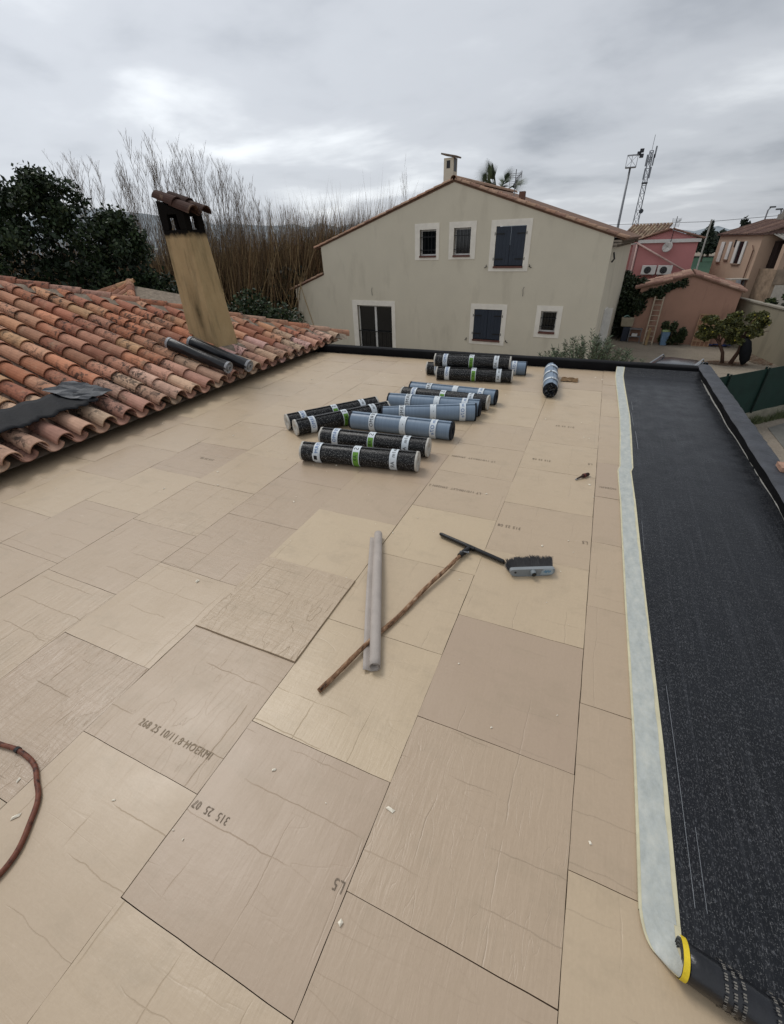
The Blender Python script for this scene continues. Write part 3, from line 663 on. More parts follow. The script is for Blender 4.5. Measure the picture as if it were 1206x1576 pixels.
chip0 = chip.build('foam_crumb', simple('foam_crumb', '#e8dfcc', .9), None); tag(chip0, 'tiny pale foam crumb lying loose on the insulation boards', 'crumb', 'foam crumbs scattered on the boards')
spots = [(-.33, .62, 1.3), (-.345, .30, 1.4), (.30, .78, .9), (-1.52, .10, 1.3), (-1.85, 1.28, 2.0), (-1.36, 1.5, 1.2), (-1.05, 1.62, 1.0)]
rr = random.Random(5)
while len(spots) < 130: 
    x = rr.uniform(-4.4, .35); y = rr.uniform(.1, 6.7); spots.append((x, y, rr.choice([.25, .35, .45, .6, .9])*(1+.12*y)))
for k, (x, y, s_) in enumerate(spots):
    c_ = chip0 if k == 0 else chip0.copy()
    if k: COL.objects.link(c_)
    c_.location = (x, y, .002); c_.rotation_euler = (0, 0, rr.random()*6.28); c_.scale = (s_*rr.uniform(.8, 2.0), s_*1.15, s_*.8)
# ------------------------------------------------------------------ tiled roof house on the left
TS = .33; TH = math.atan(TS); EX, EZ = -4.40, .13; HY = 7.62
U = Vector((-math.cos(TH), 0, math.sin(TH))); W = Vector((math.sin(TH), 0, math.cos(TH)))
th_ = empty('tiled_roof_house', (-8, 3, GZ), 0, 'house under the weathered clay tile roof at the left, with a sooty ochre chimney', 'house')
def dsat(c, k=.12, g=1.0):
    l = .3*c[0]+.59*c[1]+.11*c[2]; return tuple((x+(l-x)*k)*g for x in c)
pal = [dsat(srgb(h)) for h in ('#b0694a', '#a9603f', '#b87452', '#9c5744', '#8a4b3e', '#c08a62', '#bb8a6b', '#a8795f', '#b07a64', '#7d4438', '#94664f', '#c29a6c')]
palm_ = srgb('#a97c60'); pal = [tuple(a*.6+b*.4 for a, b in zip(c, palm_)) for c in pal]
palE = [dsat(srgb(h), .15) for h in ('#b9917a', '#b4846c', '#c09b7c', '#ab7c68', '#a98d72', '#bd9286', '#b28a70')]
def barrel(mb, org, u, v, w_, L, r0, r1, up=True, n=9, lip=.010, span=1.0):
    """half-cone tile: org = lower end centre, u along, v across, w_ up"""
    A, B, A2, B2 = [], [], [], []
    for k in range(n+1):
        a = math.pi*(.5-span/2+span*k/n); cx, sz = math.cos(a), math.sin(a)
        for lst, r, t in ((A, r0, 0), (B, r1, L)): lst.append(org+u*t+v*(r*cx)+w_*(r*sz*(1 if up else -.8)))
        for lst, r, t in ((A2, r0-lip, 0), (B2, r1-lip, L)): lst.append(org+u*t+v*(r*cx)+w_*(r*sz*(1 if up else -.8)))
    mb.grid([A, B]); mb.grid([A2, A]); mb.grid([B2, A2])
tp = .235; cover = MB(); pan = MB(); rt = random.Random(11)
def tmax(y): return min(3.95, HY+.15-y)
y = .35
while y < HY:
    tm = tmax(y)/math.cos(TH); k = 0; u0 = -.02+rt.uniform(-.01, .01)
    while u0+.12 < tm:
        L = min(.44, tm-u0)
        c = Vector(rt.choice(palE if (k == 0 or (k == 1 and rt.random() < .7)) else pal)); c = c*rt.uniform(.92, 1.38); cover.cur = tuple(c)
        o_ = Vector((EX, y+rt.uniform(-.006, .006), EZ))+U*u0+W*(.030)
        tw = rt.uniform(-.015, .015)
        barrel(cover, o_, (U+Vector((0, tw, .028))*1.0*-1+Vector((0, 0, 0))).normalized() if False else (U-W*.038+Vector((0, tw, 0))).normalized(), Vector((0, 1, 0)), W, L, .088, .074)
        u0 += .372+rt.uniform(-.012, .012); k += 1
    u0 = -.06; yp = y+tp/2; tm = tmax(yp)/math.cos(TH)
    while u0+.1 < tm:
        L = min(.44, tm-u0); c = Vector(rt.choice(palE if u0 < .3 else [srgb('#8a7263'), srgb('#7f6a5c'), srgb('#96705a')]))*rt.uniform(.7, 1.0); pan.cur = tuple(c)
        barrel(pan, Vector((EX, yp, EZ))+U*u0+W*.055, (U-W*.02).normalized(), Vector((0, 1, 0)), W, L, .082, .09, up=False)
        u0 += .372
    y += tp
roofp = MB(); a = Vector((EX+.0, -.2, EZ-.045)); q = [a, Vector((EX, HY-.1, EZ-.045)), Vector((EX-3.95, HY-.1-3.95, EZ-.045+3.95*TS)), Vector((EX-3.95, -.2, EZ-.045+3.95*TS))]
roofp._add(q, [(0, 1, 2, 3)]); roofp._add([q[1], Vector((EX-7.9, HY-.1, EZ-.045)), q[2]], [(0, 1, 2)]); roofp._add([q[3], q[2], Vector((EX-7.9, HY-.1, EZ-.045)), Vector((EX-7.9, -.2, EZ-.045))], [(0, 1, 2, 3)])
ro = part(roofp, 'roof', MT['mortar'], th_)
def child(mb, name, mat, par, **k):
    o = mb.build(name, mat, par, **k); return o
def sub(mb, name, mat, par, **k):    # par already carries an inverse: world coordinates in, same frame out
    return mb.build(name, mat, par, **k)
sub(cover, 'cover_tiles', MT['tile'], ro); sub(pan, 'pan_tiles', MT['tile'], ro)
m = MB(); hipd = Vector((-1, -1, TS)).normalized(); hn = Vector((TS, TS, 2)).normalized(); hv = hipd.cross(hn).normalized(); t = -.12; rk = random.Random(3); mm = MB()
H0 = Vector((EX, HY, EZ))
while t < 3.95*1.44:
    c = Vector(rk.choice(pal[:9]+palE))*rk.uniform(.8, 1.05); m.cur = tuple(c)
    barrel(m, H0+hipd*t+hn*(.045), (hipd-hn*.03+hv*rk.uniform(-.01, .01)).normalized(), hv, hn, .46, .098, .084, n=10); t += .385
sub(m, 'ridge_tiles', MT['tile'], ro)
rows = []
for i in range(60):
    p = H0+hipd*(-.05+5.75*i/59); rows.append([p+hv*(-s)+hn*z for s, z in [(-.2-rk.random()*.03, -.01), (-.12, .05+rk.random()*.012), (0, .09), (.12, .05+rk.random()*.012), (.22+rk.random()*.04, .0)]])
mm.grid(rows); sub(mm, 'mortar_bed', MT['mortar'], ro, smooth=False)
m = MB(); t = 0
RG = H0+hipd*(3.95*1.4375+.02); yy = RG.y+.15
while yy > -.2:
    m.cur = tuple(Vector(rk.choice(pal))*rk.uniform(.8, 1.05)); barrel(m, Vector((EX-3.97, yy, EZ+3.95*TS+.06)), Vector((0, -1, 0)), Vector((1, 0, 0)), Vector((0, 0, 1)), .46, .11, .095, n=10); yy -= .385
sub(m, 'ridge_tiles', MT['tile'], ro)
m = MB(); m.box(-12.2, -4.87, -2, 7.3, GZ, .08); part(m, 'wall', MT['house'], th_)
# chimney
ch = MB()
def zr(x): return EZ+.07+(EX-x)*TS
x0, x1, y0, y1 = -5.47, -5.05, 5.03, 5.35; zt = 1.86
b = [(x0-.01, y0-.02, zr(x0)-.12), (x1+.09, y0-.02, zr(x1)-.2), (x1+.14, y1+.04, zr(x1)-.2), (x0-.01, y1+.04, zr(x0)-.12), (x0, y0, zt), (x1, y0, zt), (x1, y1, zt), (x0, y1, zt)]
ch.hexa([Vector(p) for p in b]); chm = part(ch, 'chimney', MT['chim'], th_, bevel=.008)
soot = NT('sooty_render', .95, .1); sv_ = soot.n('ShaderNodeNewGeometry'); ssp = soot.n('ShaderNodeSeparateXYZ'); soot.L(sv_.outputs['Position'], ssp.inputs[0]); nz = soot.noise(soot.coord('Object'), 14, 5, .6)
stv = soot.coord('Object', (7, 7, .9)); s1 = soot.noise(stv, 1.6, 5, .65); s2_ = soot.noise(soot.coord('Object', (1, 1, .5)), 7, 6, .7)
CHB = soot.mixc(soot.ramp(s1, [(.48, 0.), (.72, .75)]), srgb('#ab946f'), srgb('#6e644a')); CHB = soot.mixc(soot.ramp(s2_, [(.45, 0.), (.75, .5)]), CHB, srgb('#c0a983'))
yb = soot.math('SUBTRACT', 1.0, soot.math('ABSOLUTE', soot.math('MULTIPLY', soot.math('SUBTRACT', ssp.outputs[2], .85), 1.9)), clamp=True); xb = soot.math('SUBTRACT', 1.0, soot.math('ABSOLUTE', soot.math('MULTIPLY', soot.math('ADD', soot.math('ADD', ssp.outputs[0], 5.11), soot.math('MULTIPLY', ssp.outputs[2], .10)), 11)), clamp=True)
CHB = soot.mixc(soot.math('MULTIPLY', soot.math('MULTIPLY', yb, xb), soot.ramp(s2_, [(.3, .3), (.6, 1.)])), CHB, srgb('#332e1e'))
hh = soot.math('ADD', ssp.outputs[2], soot.math('MULTIPLY', nz, .10)); soot.col(soot.mixc(soot.ramp(soot.math('SUBTRACT', hh, 1.28), [(.53, 0.), (.60, 1.)]), CHB, (.006, .005, .004))); soot.bump(soot.noise(soot.coord('Object'), 40, 5, .7), .5, .01)
# head of the chimney: four sooty corner piers, sloping sides, two openings per long side
m = MB(); zh = 2.04
for fy in (y0, y1-.05):
    m.prism([(x0, zt), (x0+.10, zt-.0), (x0+.12, zt+.03), (x0+.13, zt+.17), (x0+.29, zt+.17), (x0+.30, zt+.03), (x0+.32, zt), (x1, zt), (x1, zh), (x0, zh+.14)], fy, fy+.05)
for fx in (x0, x1-.05):
    m.prism([(y0+.05, zt), (y0+.10, zt), (y0+.10, zt+.14), (y1-.10, zt+.14), (y1-.10, zt), (y1-.05, zt), (y1-.05, zh if fx > x0 else zh+.13), (y0+.05, zh if fx > x0 else zh+.13)], fx, fx+.05, 'x')
sub(m, 'chimney_head', soot.m, chm); chm.data.materials[0] = soot.m
m = MB(); rc = random.Random(2); cu = Vector((-(x1-x0), 0, .16)).normalized(); cw = Vector((.16, 0, x1-x0)).normalized()
for j, yy in enumerate((y0-.015+.085, y0+.085+.20)):
    for t in (0, .27):
        m.cur = tuple(Vector(srgb('#443029'))*rc.uniform(.7, 1.1)); barrel(m, Vector((x1+.10, yy, zh-.035))+cu*t+cw*.02, (cu-cw*.05).normalized(), Vector((0, 1, 0)), cw, .33, .098, .084, n=10, lip=.014)
m.cur = tuple(srgb('#4a362d')); barrel(m, Vector((x1+.08, y0+.185, zh+.01)), cu, Vector((0, 1, 0)), cw, .6, .06, .06, up=False, n=6)
sub(m, 'cap_tiles', MT['tile'], chm)
m = MB(); m.hexa([Vector(p) for p in [(x0-.02, y0-.10, zr(x0)-.06), (x1+.24, y0-.12, zr(x1+.22)-.06), (x1+.24, y1+.14, zr(x1+.22)-.06), (x0-.02, y1+.14, zr(x0)-.06), (x0-.02, y0-.03, zr(x0)+.03), (x1+.15, y0-.03, zr(x1)-.02), (x1+.17, y1+.06, zr(x1)-.02), (x0-.02, y1+.06, zr(x0)+.03)]]); sub(m, 'mortar_collar', MT['mortar'], chm)
# far annex roof seen past the hip
ax = empty('annex_roof', (-10.2, 8.2, GZ), 0, 'small clay tiled annex roof peeping over the ridge in front of the evergreen', 'building')
m = MB(); m.box(-12.6, -9.6, 7.9, 10.2, GZ, .30); part(m, 'wall', MT['house'], ax)
m = MB(); mt = MB(); pk = Vector((-11.1, 8.7, .90)); e0, e1 = Vector((-12.7, 7.3, .36)), Vector((-9.5, 7.3, .36)); b0, b1 = Vector((-12.7, 10.2, .36)), Vector((-9.5, 10.2, .36))
m._add([e0, e1, b1, b0, pk], [(0, 1, 4), (1, 2, 4), (2, 3, 4), (3, 0, 4)]); arf = part(m, 'roof', MT['mortar'], ax)
for j in range(17):
    x = -12.6+j*.25; hgt = 1-abs(x+11.1)/1.6; uu = Vector((0, 1.4, .54)).normalized()
    if hgt < .1: continue
    t = 0
    while t < 1.5*hgt-.1: mt.cur = tuple(Vector(rc.choice(pal))*rc.uniform(.8, 1.05)); barrel(mt, Vector((x, 7.3, .38))+uu*t, uu, Vector((1, 0, 0)), Vector((0, -.36, .93)), min(.44, 1.5*hgt-t), .09, .08, n=6); t += .38
for s_, e_ in ((-1, e0), (1, e1)):
    d_ = (pk-e_); Ld = d_.length; d_.normalize(); t = 0
    while t < Ld-.2: mt.cur = tuple(Vector(rc.choice(pal))*rc.uniform(.8, 1.05)); nn = Vector((s_*.3, -.3, .9)).normalized(); nn = (nn-d_*nn.dot(d_)).normalized(); barrel(mt, e_+d_*t+nn*.03, d_, d_.cross(nn), nn, .44, .1, .09, n=6); t += .38
sub(mt, 'cover_tiles', MT['tile'], arf)
# two black film rolls on the tiles + torn membrane strip
def tile_roll(A, B, label, r=.072):
    A = Vector(A); B = Vector(B); d = B-A; root = empty('membrane_roll', (A+B)/2, 0, label, 'membrane roll', 'rolls lying on the clay tiles'); root.rotation_mode = 'QUATERNION'
    root.rotation_quaternion = d.to_track_quat('X', 'Z'); L = d.length; m = MB(); rows = []
    for i in range(20):
        t = i/19; rows.append([(-L/2+L*t, (r+.004*math.sin(3*a+t*6)*t+.0025*math.sin(7*a+t*13))*math.sin(a), (r+.004*math.sin(3*a+t*6)*t+.0025*math.sin(7*a+t*13))*math.cos(a)) for a in [2*math.pi*k/30 for k in range(31)]])
    m.grid(rows); m.build('body', simple('matt_black_film', '#17181b', .34, .35, .25, 8, .25, 14), root, smooth=True)
    for s in (-1, 1):
        m = MB(); m.grid([[(s*(L/2+f), q*math.sin(a), q*math.cos(a)) for a in [2*math.pi*k/24 for k in range(25)]] for q, f in [(r+.004, -.03), (r+.005, .004), (r*.85, -.004), (r*.6, -.02), (r*.5, .012), (r*.32, .014), (r*.28, -.03)]]); m.build('roll_end', simple('silver_foil', '#8d8e90', .4, .5, .3, 40, .6, 60), root, smooth=False)
tile_roll((-5.20, 4.38, .585), (-4.33, 4.47, .30), 'black roll on the clay tiles, farther from the chimney')
tile_roll((-5.11, 4.66, .55), (-4.22, 4.74, .265), 'black roll on the clay tiles, touching the chimney base', .074)
m = MB(); rr = random.Random(9); rows = []
for i in range(41):
    t = i/40; yy = 1.3+1.52*t; bulge = .02*math.sin(yy*2*math.pi/tp*.5)
    xa = -4.86-.03*t+.01*math.sin(i*.9); xb = -4.55-.03*t+(rr.uniform(-.02, .035) if t > .45 else rr.uniform(-.005, .005))
    rows.append([(x, yy, zr(x)+.088+.004*math.cos((yy-.35)*2*math.pi/tp)+.004*math.sin(s*7+i)) for s, x in enumerate([xa+(xb-xa)*k/6 for k in range(7)])])
m.grid(rows); o = m.build('membrane_offcut', simple('offcut_black', '#191a1d', .7, .2, .25, 8, .4, 30), smooth=True); so = o.modifiers.new('t', 'SOLIDIFY'); so.thickness = .005; tag(o, 'torn black membrane strip lying across the clay tiles at the left', 'membrane strip')
m = MB(); rows = []
for i in range(8):
    rows.append([(-4.98+.05*i+rr.uniform(-.015, .015), 2.52+.06*j+rr.uniform(-.02, .02)+.02*i, zr(-4.98+.05*i)+.095+rr.random()*.028) for j in range(7)])
m.grid(rows); o = m.build('foil_scrap', simple('grey_foil', '#4c4e51', .55, .35, .3, 12, .5, 20), smooth=False); so = o.modifiers.new('t', 'SOLIDIFY'); so.thickness = .004; tag(o, 'crumpled grey scrap at the end of the torn black strip', 'scrap')

# ------------------------------------------------------------------ beige house
HA = R_(-6); HO = Vector((.06, 18.65, GZ))
bh = empty('beige_house', HO, HA, 'two-storey beige rendered gable house with blue-grey shutters beyond the parapet', 'house')
Z = lambda a: a+3.0
outline = [(-14.15, 0), (0, 0), (0, Z(1.56)), (-5.85, Z(3.44)), (-12.32, Z(1.52)), (-12.30, Z(.40)), (-14.15, Z(-.22))]
ops = {'door': (-10.53, -8.67, .05, Z(-.83)), 's1': (-4.09, -2.97, Z(.71), Z(2.0)), 's2': (-4.74, -3.57, Z(-1.98), Z(-.81)), 'w1': (-7.26, -6.53, Z(1.10), Z(2.0)), 'w2': (-5.78, -5.08, Z(1.10), Z(2.01)), 'w3': (-2.04, -1.44, Z(-1.54), Z(-.79))}
surr = {'door': (-10.80, -8.49, 0.0, Z(-.62)), 's1': (-4.29, -2.77, Z(.54), Z(2.2)), 's2': (-4.90, -3.38, Z(-2.16), Z(-.61)), 'w1': (-7.48, -6.40, Z(.95), Z(2.21)), 'w2': (-5.98, -4.87, Z(.96), Z(2.21)), 'w3': (-2.22, -1.26, Z(-1.74), Z(-.60))}
rect = lambda a: [(a[0], a[2]), (a[1], a[2]), (a[1], a[3]), (a[0], a[3])]
m = MB(); m.prism(outline, 0, .25, 'y', [rect(a) for a in ops.values()]); wl = m.build('wall', MT['house'], bh)
m = MB(); m.box(-.25, -.001, .251, 8, 0, Z(1.50)); m.box(-14.15, -13.9, .251, 8, 0, Z(-.25)); m.box(-14.1, -.05, 7.75, 8, 0, Z(1.3)); m.build('side_wall', MT['house'], bh)
m = MB(); m.box(-12.2, -.3, .6, .7, 0, Z(1.2)); m.build('inner_wall', MT['dark'], bh)
def slab(a, b, y0_, y1_, t):
    a = Vector((a[0], 0, a[1])); b = Vector((b[0], 0, b[1])); n_ = Vector((-(b-a).z, 0, (b-a).x)).normalized()*t
    if n_.z < 0: n_ = -n_
    f = lambda p, y_: (p.x, y_, p.z)
    return [f(a, y0_), f(b, y0_), f(b, y1_), f(a, y1_), f(a+n_, y0_), f(b+n_, y0_), f(b+n_, y1_), f(a+n_, y1_)]
m = MB(); m.hexa([Vector(p) for p in slab((-5.85, Z(3.44)), (.35, Z(1.44)), -.02, 8.1, .07)]); m.hexa([Vector(p) for p in slab((-12.62, Z(1.43)), (-5.85, Z(3.44)), -.02, 8.1, .07)]); m.hexa([Vector(p) for p in slab((-14.4, Z(-.30)), (-12.33, Z(.39)), -.02, 8.1, .06)]); rf = m.build('roof', simple('roof_bed', '#6f5545', .9), bh)
m = MB(); rc = random.Random(8); pal2 = [srgb(h) for h in ('#a88a74', '#9d7f6a', '#b1917b', '#957565', '#a5806a')]
def verge(a, b, y_=-.0, step=.37, r=.085):
    a = Vector((a[0], y_, a[1])); b = Vector((b[0], y_, b[1])); d_ = (b-a); L = d_.length; d_.normalize(); n_ = Vector((-d_.z, 0, d_.x)); n_ = n_ if n_.z > 0 else -n_; t = 0
    while t < L-.1: m.cur = tuple(Vector(rc.choice(pal2))*rc.uniform(.85, 1.1)); barrel(m, a+d_*t+n_*.05, (d_-n_*.03).normalized(), Vector((0, 1, 0)), n_, min(.44, L-t), r, r*.86, n=8); t += step
for yy in (0.0, .24, .48):
    verge((.40, Z(1.44)), (-5.83, Z(3.46)), yy); verge((-12.66, Z(1.43)), (-5.87, Z(3.46)), yy); verge((-14.45, Z(-.31)), (-12.30, Z(.41)), yy)
barrel(m, Vector((-5.85, -.1, Z(3.52))), Vector((0, 1, 0)), Vector((1, 0, 0)), Vector((0, 0, 1)), 8.1, .12, .12, n=10)
m.build('verge_tiles', MT['tile_clean'], rf)
m = MB()      # genoise under the right eave
for k, (o1, z0_) in enumerate(((.13, Z(1.30)), (.26, Z(1.40)))):
    m.box(0.002, o1, .0+.01*k, 8, z0_, z0_+.06)
    for j in range(28):
        m.cur = None; barrel(m, Vector((0.002, .1+j*.28, z0_-.06)), Vector((1, 0, 0)), Vector((0, 1, 0)), Vector((0, 0, 1)), o1, .06, .07, n=6)
m.build('corbel_tiles', simple('genoise', '#8d8275', .9, .2, .3, 10), rf)
def frame_ring(mb, o_, i_, y0_, y1_): mb.prism(rect(o_), y0_, y1_, 'y', [rect(i_)])
def inset(a, d): return (a[0]+d, a[1]-d, a[2]+d, a[3]-d)
def window(key, shutters=False, bars=0, french=False):
    op, su = ops[key], surr[key]
    m = MB(); frame_ring(m, su, op, -.018, .22); wd = m.build('window' if not french else 'french_door', MT['cream'], bh)
    if shutters:
        mid = (op[0]+op[1])/2
        for a_, b_ in ((op[0]+.01, mid-.006), (mid+.006, op[1]-.01)):
            m = MB(); nb = 4
            for k in range(nb): xx = a_+(b_-a_)*k/nb; m.box(xx+.0015, a_+(b_-a_)*(k+1)/nb-.0015, .002, .035, op[2]+.03, op[3]-.015)
            sh = m.build('shutter', MT['shutter'], wd)
            m = MB(); left = a_ < mid-.1; s_ = -1 if left else 1; hx = a_ if left else b_
            for zz in (op[2]+.22, op[3]-.26): m.box(min(hx+s_*.05, hx-s_*.32), max(hx+s_*.05, hx-s_*.32), -.022 if False else -.012, .001, zz, zz+.04); m.tube([(hx+s_*.04, -.02, zz-.02), (hx+s_*.04, -.02, zz+.07)], .014, 6)
            m.build('hinge', MT['iron'], sh)
            m = MB(); m.tube([(hx+s_*.30, -.02, op[2]-.02), (hx+s_*.30, -.06, op[2]+.0), (hx+s_*.27, -.05, op[2]+.06)], .012, 5); m.bar((hx+s_*.25, -.04, op[2]+.0), (hx+s_*.36, -.04, op[2]-.05), .02); m.build('shutter_stay', MT['iron'], wd)
    else:
        fr_ = inset(op, .0); m = MB(); frame_ring(m, (op[0], op[1], op[2], op[3]), inset(op, .055), .12, .17)
        if french: mid = (op[0]+op[1])/2; m.box(mid-.05, mid+.05, .115, .172, op[2]+.055, op[3]-.055)
        m.build('frame', MT['white'], wd); m = MB(); m.box(op[0]+.03, op[1]-.03, .145, .15, op[2]+.03, op[3]-.03); m.build('pane', MT['glass'], wd)
    if bars:
        m = MB(); nbar = 5
        for k in range(nbar): xx = op[0]+.06+(op[1]-op[0]-.12)*k/(nbar-1); m.tube([(xx, .03, op[2]+.1), (xx, .03, op[3]-.06)], .009, 5)
        for zz in (op[2]+.2, op[3]-.25): m.bar((op[0]-.0, .03, zz), (op[1], .03, zz), .012, .025)
        m.build('grille', MT['iron'], wd)
    if french:
        m = MB()
        for k in range(9): xx = op[0]+.02+(op[1]-op[0]-.04)*k/8; m.tube([(xx, .03, .10), (xx, .03, Z(-1.95))], .009, 5)
        m.bar((op[0], .03, Z(-1.95)), (op[1], .03, Z(-1.95)), .03); m.build('railing', MT['iron'], wd)
    else: m = MB(); m.box(op[0]-.01, op[1]+.01, -.06, .12, op[2]-.055, op[2]+.004); m.build('sill', MT['brick'], wd)
    return wd
window('door', french=True); window('s1', True); window('s2', True)
for k in ('w1', 'w2', 'w3'): window(k, bars=1)
m = MB(); 
for xx, zz in ((-9.67, Z(-.24)), (-2.83, Z(-.12))): m.tube([(xx, 0, zz-.18), (xx+.01, -.04, zz-.05), (xx-.01, -.05, zz+.05), (xx+.03, -.03, zz+.14)], .008, 5)
m.build('bare_wire', MT['iron'], bh)
# house chimney
m = MB(); m.box(-6.82, -6.42, 1.2, 1.6, Z(2.9), Z(4.32)); cm = m.build('chimney', MT['house'], bh)
m = MB(); m.box(-6.70, -6.55, 1.194, 1.3, Z(4.0), Z(4.24)); m.build('flue_opening', MT['dark'], cm); m = MB(); m.box(-6.5, -6.414, 1.26, 1.54, Z(3.9), Z(4.30)); m.build('flue_opening', MT['dark'], cm)  # dark blocks on the faces stand for the shade inside the openings
m = MB(); m.hexa([Vector(p) for p in slab((-6.92, Z(4.44)), (-6.30, Z(4.31)), 1.12, 1.68, .05)]); m.build('chimney_cap', MT['tile_clean'] if False else simple('cap_slab', '#75685b', .9), cm)
m = MB(); m.box(-5.3, -5.05, 1.6, 1.9, Z(3.0), Z(3.32)); m.box(-3.72, -3.52, 1.2, 1.4, Z(2.6), Z(3.08)); m.build('vent_stack', simple('brown_vent', '#6f5347', .9), bh)
def tv_aerial(mb, base, h, s=1.0, yaw=0):
    x, y, z = base; mb.tube([(x, y, z), (x, y, z+h)], .018*s, 6)
    c, sn = math.cos(yaw), math.sin(yaw)
    for zz, L in ((h*.82, .42*s), (h*.58, .42*s)):
        for q in (-.06, 0, .06): mb.tube([(x-c*L/2, y-sn*L/2, z+zz+q*s), (x+c*L/2, y+sn*L/2, z+zz+q*s)], .009*s, 4)
        for e_ in (-1, 1): mb.tube([(x+e_*c*L/2, y+e_*sn*L/2, z+zz-.1*s), (x+e_*c*L/2*1.06, y+e_*sn*L/2, z+zz+.1*s)], .009*s, 4)
    mb.tube([(x, y, z+h*.7), (x+.28*c*s, y+.28*sn*s-.25*s, z+h*.84)], .01*s, 4)
    for q in (.3, .55, .8, 1): mb.tube([(x+.28*c*s*q-.02, y+(.28*sn*s-.25*s)*q, z+h*(.7+.14*q)-.09*s), (x+.28*c*s*q, y+(.28*sn*s-.25*s)*q, z+h*(.7+.14*q)+.09*s)], .008*s, 4)
m = MB(); tv_aerial(m, (-3.91, 1.2, Z(2.75)), 1.0); m.build('tv_aerial', MT['grey'], bh)
m = MB(); m.tube([(.06, .25, Z(1.1)), (.12, .25, Z(.9)), (.05, .25, Z(.8))], .03, 6); m.build('wall_light', MT['iron'], bh)
m = MB(); m.box(.002, .06, 1.8, 2.6, Z(-2.2), Z(-.9)); m.box(.06, .30, 1.9, 1.95, Z(-2.3), Z(-.85)); m.build('side_shutter', MT['white'], bh)

# ------------------------------------------------------------------ foliage helpers
def leaves(mb, blobs, n, size, cols, rnd, flat=.0, elong=1.6, hollow=.55):
    tot = sum(b[3]*b[4]*b[5] for b in blobs)**1
    for b in blobs:
        k = int(n*(b[3]*b[4]*b[5])/tot)
        for _ in range(k):
            d = Vector((rnd.gauss(0, 1), rnd.gauss(0, 1), rnd.gauss(0, 1))).normalized(); q = hollow+(1.08-hollow)*rnd.random()
            p = Vector((b[0]+d.x*b[3]*q, b[1]+d.y*b[4]*q, b[2]+d.z*b[5]*q))
            u = Vector((rnd.gauss(0, 1), rnd.gauss(0, 1), rnd.gauss(0, 1)*(1-flat))).normalized(); v_ = u.orthogonal().normalized(); v_ = (v_*math.cos(rnd.random()*6)+u.cross(v_)*math.sin(rnd.random()*6)).normalized()
            s = size*rnd.uniform(.6, 1.3); c = rnd.choice(cols); f = rnd.uniform(.75, 1.25); mb.cur = (c[0]*f, c[1]*f, c[2]*f)
            mb._add([p-u*s*elong*.5, p+v_*s*.5, p+u*s*elong*.5, p-v_*s*.5], [(0, 1, 2, 3)])
LEAF = mat_leaf('leaves', None)
def limbs(mb, base, tips, r, rnd, mid=.5):
    base = Vector(base)
    for t in tips:
        t = Vector(t); c = base.lerp(t, mid)+Vector((rnd.uniform(-.1, .1), rnd.uniform(-.1, .1), .1)); mb.tube([base, base.lerp(c, .5)+Vector((rnd.uniform(-.03, .03), 0, 0)), c, t], [r, r*.8, r*.55, r*.2], 6)
bark = simple('bark', '#4d4136', .95, .1, .3, 10, .5, 30)
# evergreen tree at the left
rn = random.Random(21); ev = empty('evergreen_tree', (-13.2, 9.3, GZ), 0, 'dark dense evergreen tree at the left behind the clay tile roof', 'tree')
bl = [(-13.6, 8.9, 1.9, 1.25, 1.2, 1.45), (-12.9, 9.9, 1.3, 1.1, 1.1, 1.15), (-14.6, 8.1, 1.1, 1.2, 1.2, 1.4), (-13.2, 9.4, .3, 1.7, 1.6, 1.5), (-15.5, 7.2, .9, 1.3, 1.3, 1.3), (-12.5, 10.5, .3, .75, .75, 1.0), (-14.2, 8.3, -.8, 2.2, 2, 1.4), (-12.2, 10.7, -.7, 1.3, 1.3, 1.3), (-13.15, 8.7, 2.75, .55, .55, .6), (-12.55, 10.1, 2.1, .5, .5, .5), (-14.3, 7.9, 2.4, .55, .6, .6), (-16.5, 6.2, .2, 1.6, 1.6, 1.6)]
sm_ = []
for b in bl:
    for k in range(16):
        d = Vector((rn.gauss(0, 1), rn.gauss(0, 1), rn.gauss(0, 1))).normalized(); q = rn.uniform(.75, 1.08); sm_.append((b[0]+d.x*b[3]*q, b[1]+d.y*b[4]*q, b[2]+d.z*b[5]*q, rn.uniform(.2, .42), rn.uniform(.2, .42), rn.uniform(.16, .32)))
gcols = [(.016, .030, .012), (.022, .040, .015), (.034, .056, .020), (.012, .022, .010), (.05, .07, .03)]
m = MB(); leaves(m, sm_, 40000, .065, gcols, rn, hollow=.2); leaves(m, bl, 14000, .10, [gcols[0], gcols[3]], rn, hollow=.3)
part(m, 'crown', LEAF, ev, recalc=False)
m = MB(); m.tube([(-13.2, 9.3, GZ), (-13.3, 9.2, -1), (-13.5, 9.0, 1.2)], [.25, .2, .1], 8); limbs(m, (-13.25, 9.25, -1), [b[:3] for b in bl[:8]], .1, rn); part(m, 'trunk', bark, ev, smooth=True)
# second, lower evergreen shrubbery behind the ridge
hd = empty('evergreen_hedge', (-10.5, 12.5, GZ), 0, 'dark evergreen bushes below the bare saplings behind the clay tile roof', 'hedge')
bl = [(-11.5+.9*k, 12.2+.35*k, -1.2+.2*math.sin(k*2), .9, .8, 1.25+.2*math.sin(k*1.3)) for k in range(3)]+[(-12.8, 11.9, -.7, 1, 1, 1.5)]
m = MB(); leaves(m, bl, 14000, .09, gcols+[(.04, .05, .02)], rn, hollow=.5); part(m, 'foliage', LEAF, hd, recalc=False)
m = MB()
for b in bl: m.tube([(b[0], b[1], GZ), (b[0]+.1, b[1], -1.6), (b[0], b[1], -.6)], [.06, .05, .02], 6)
part(m, 'stem', bark, hd)
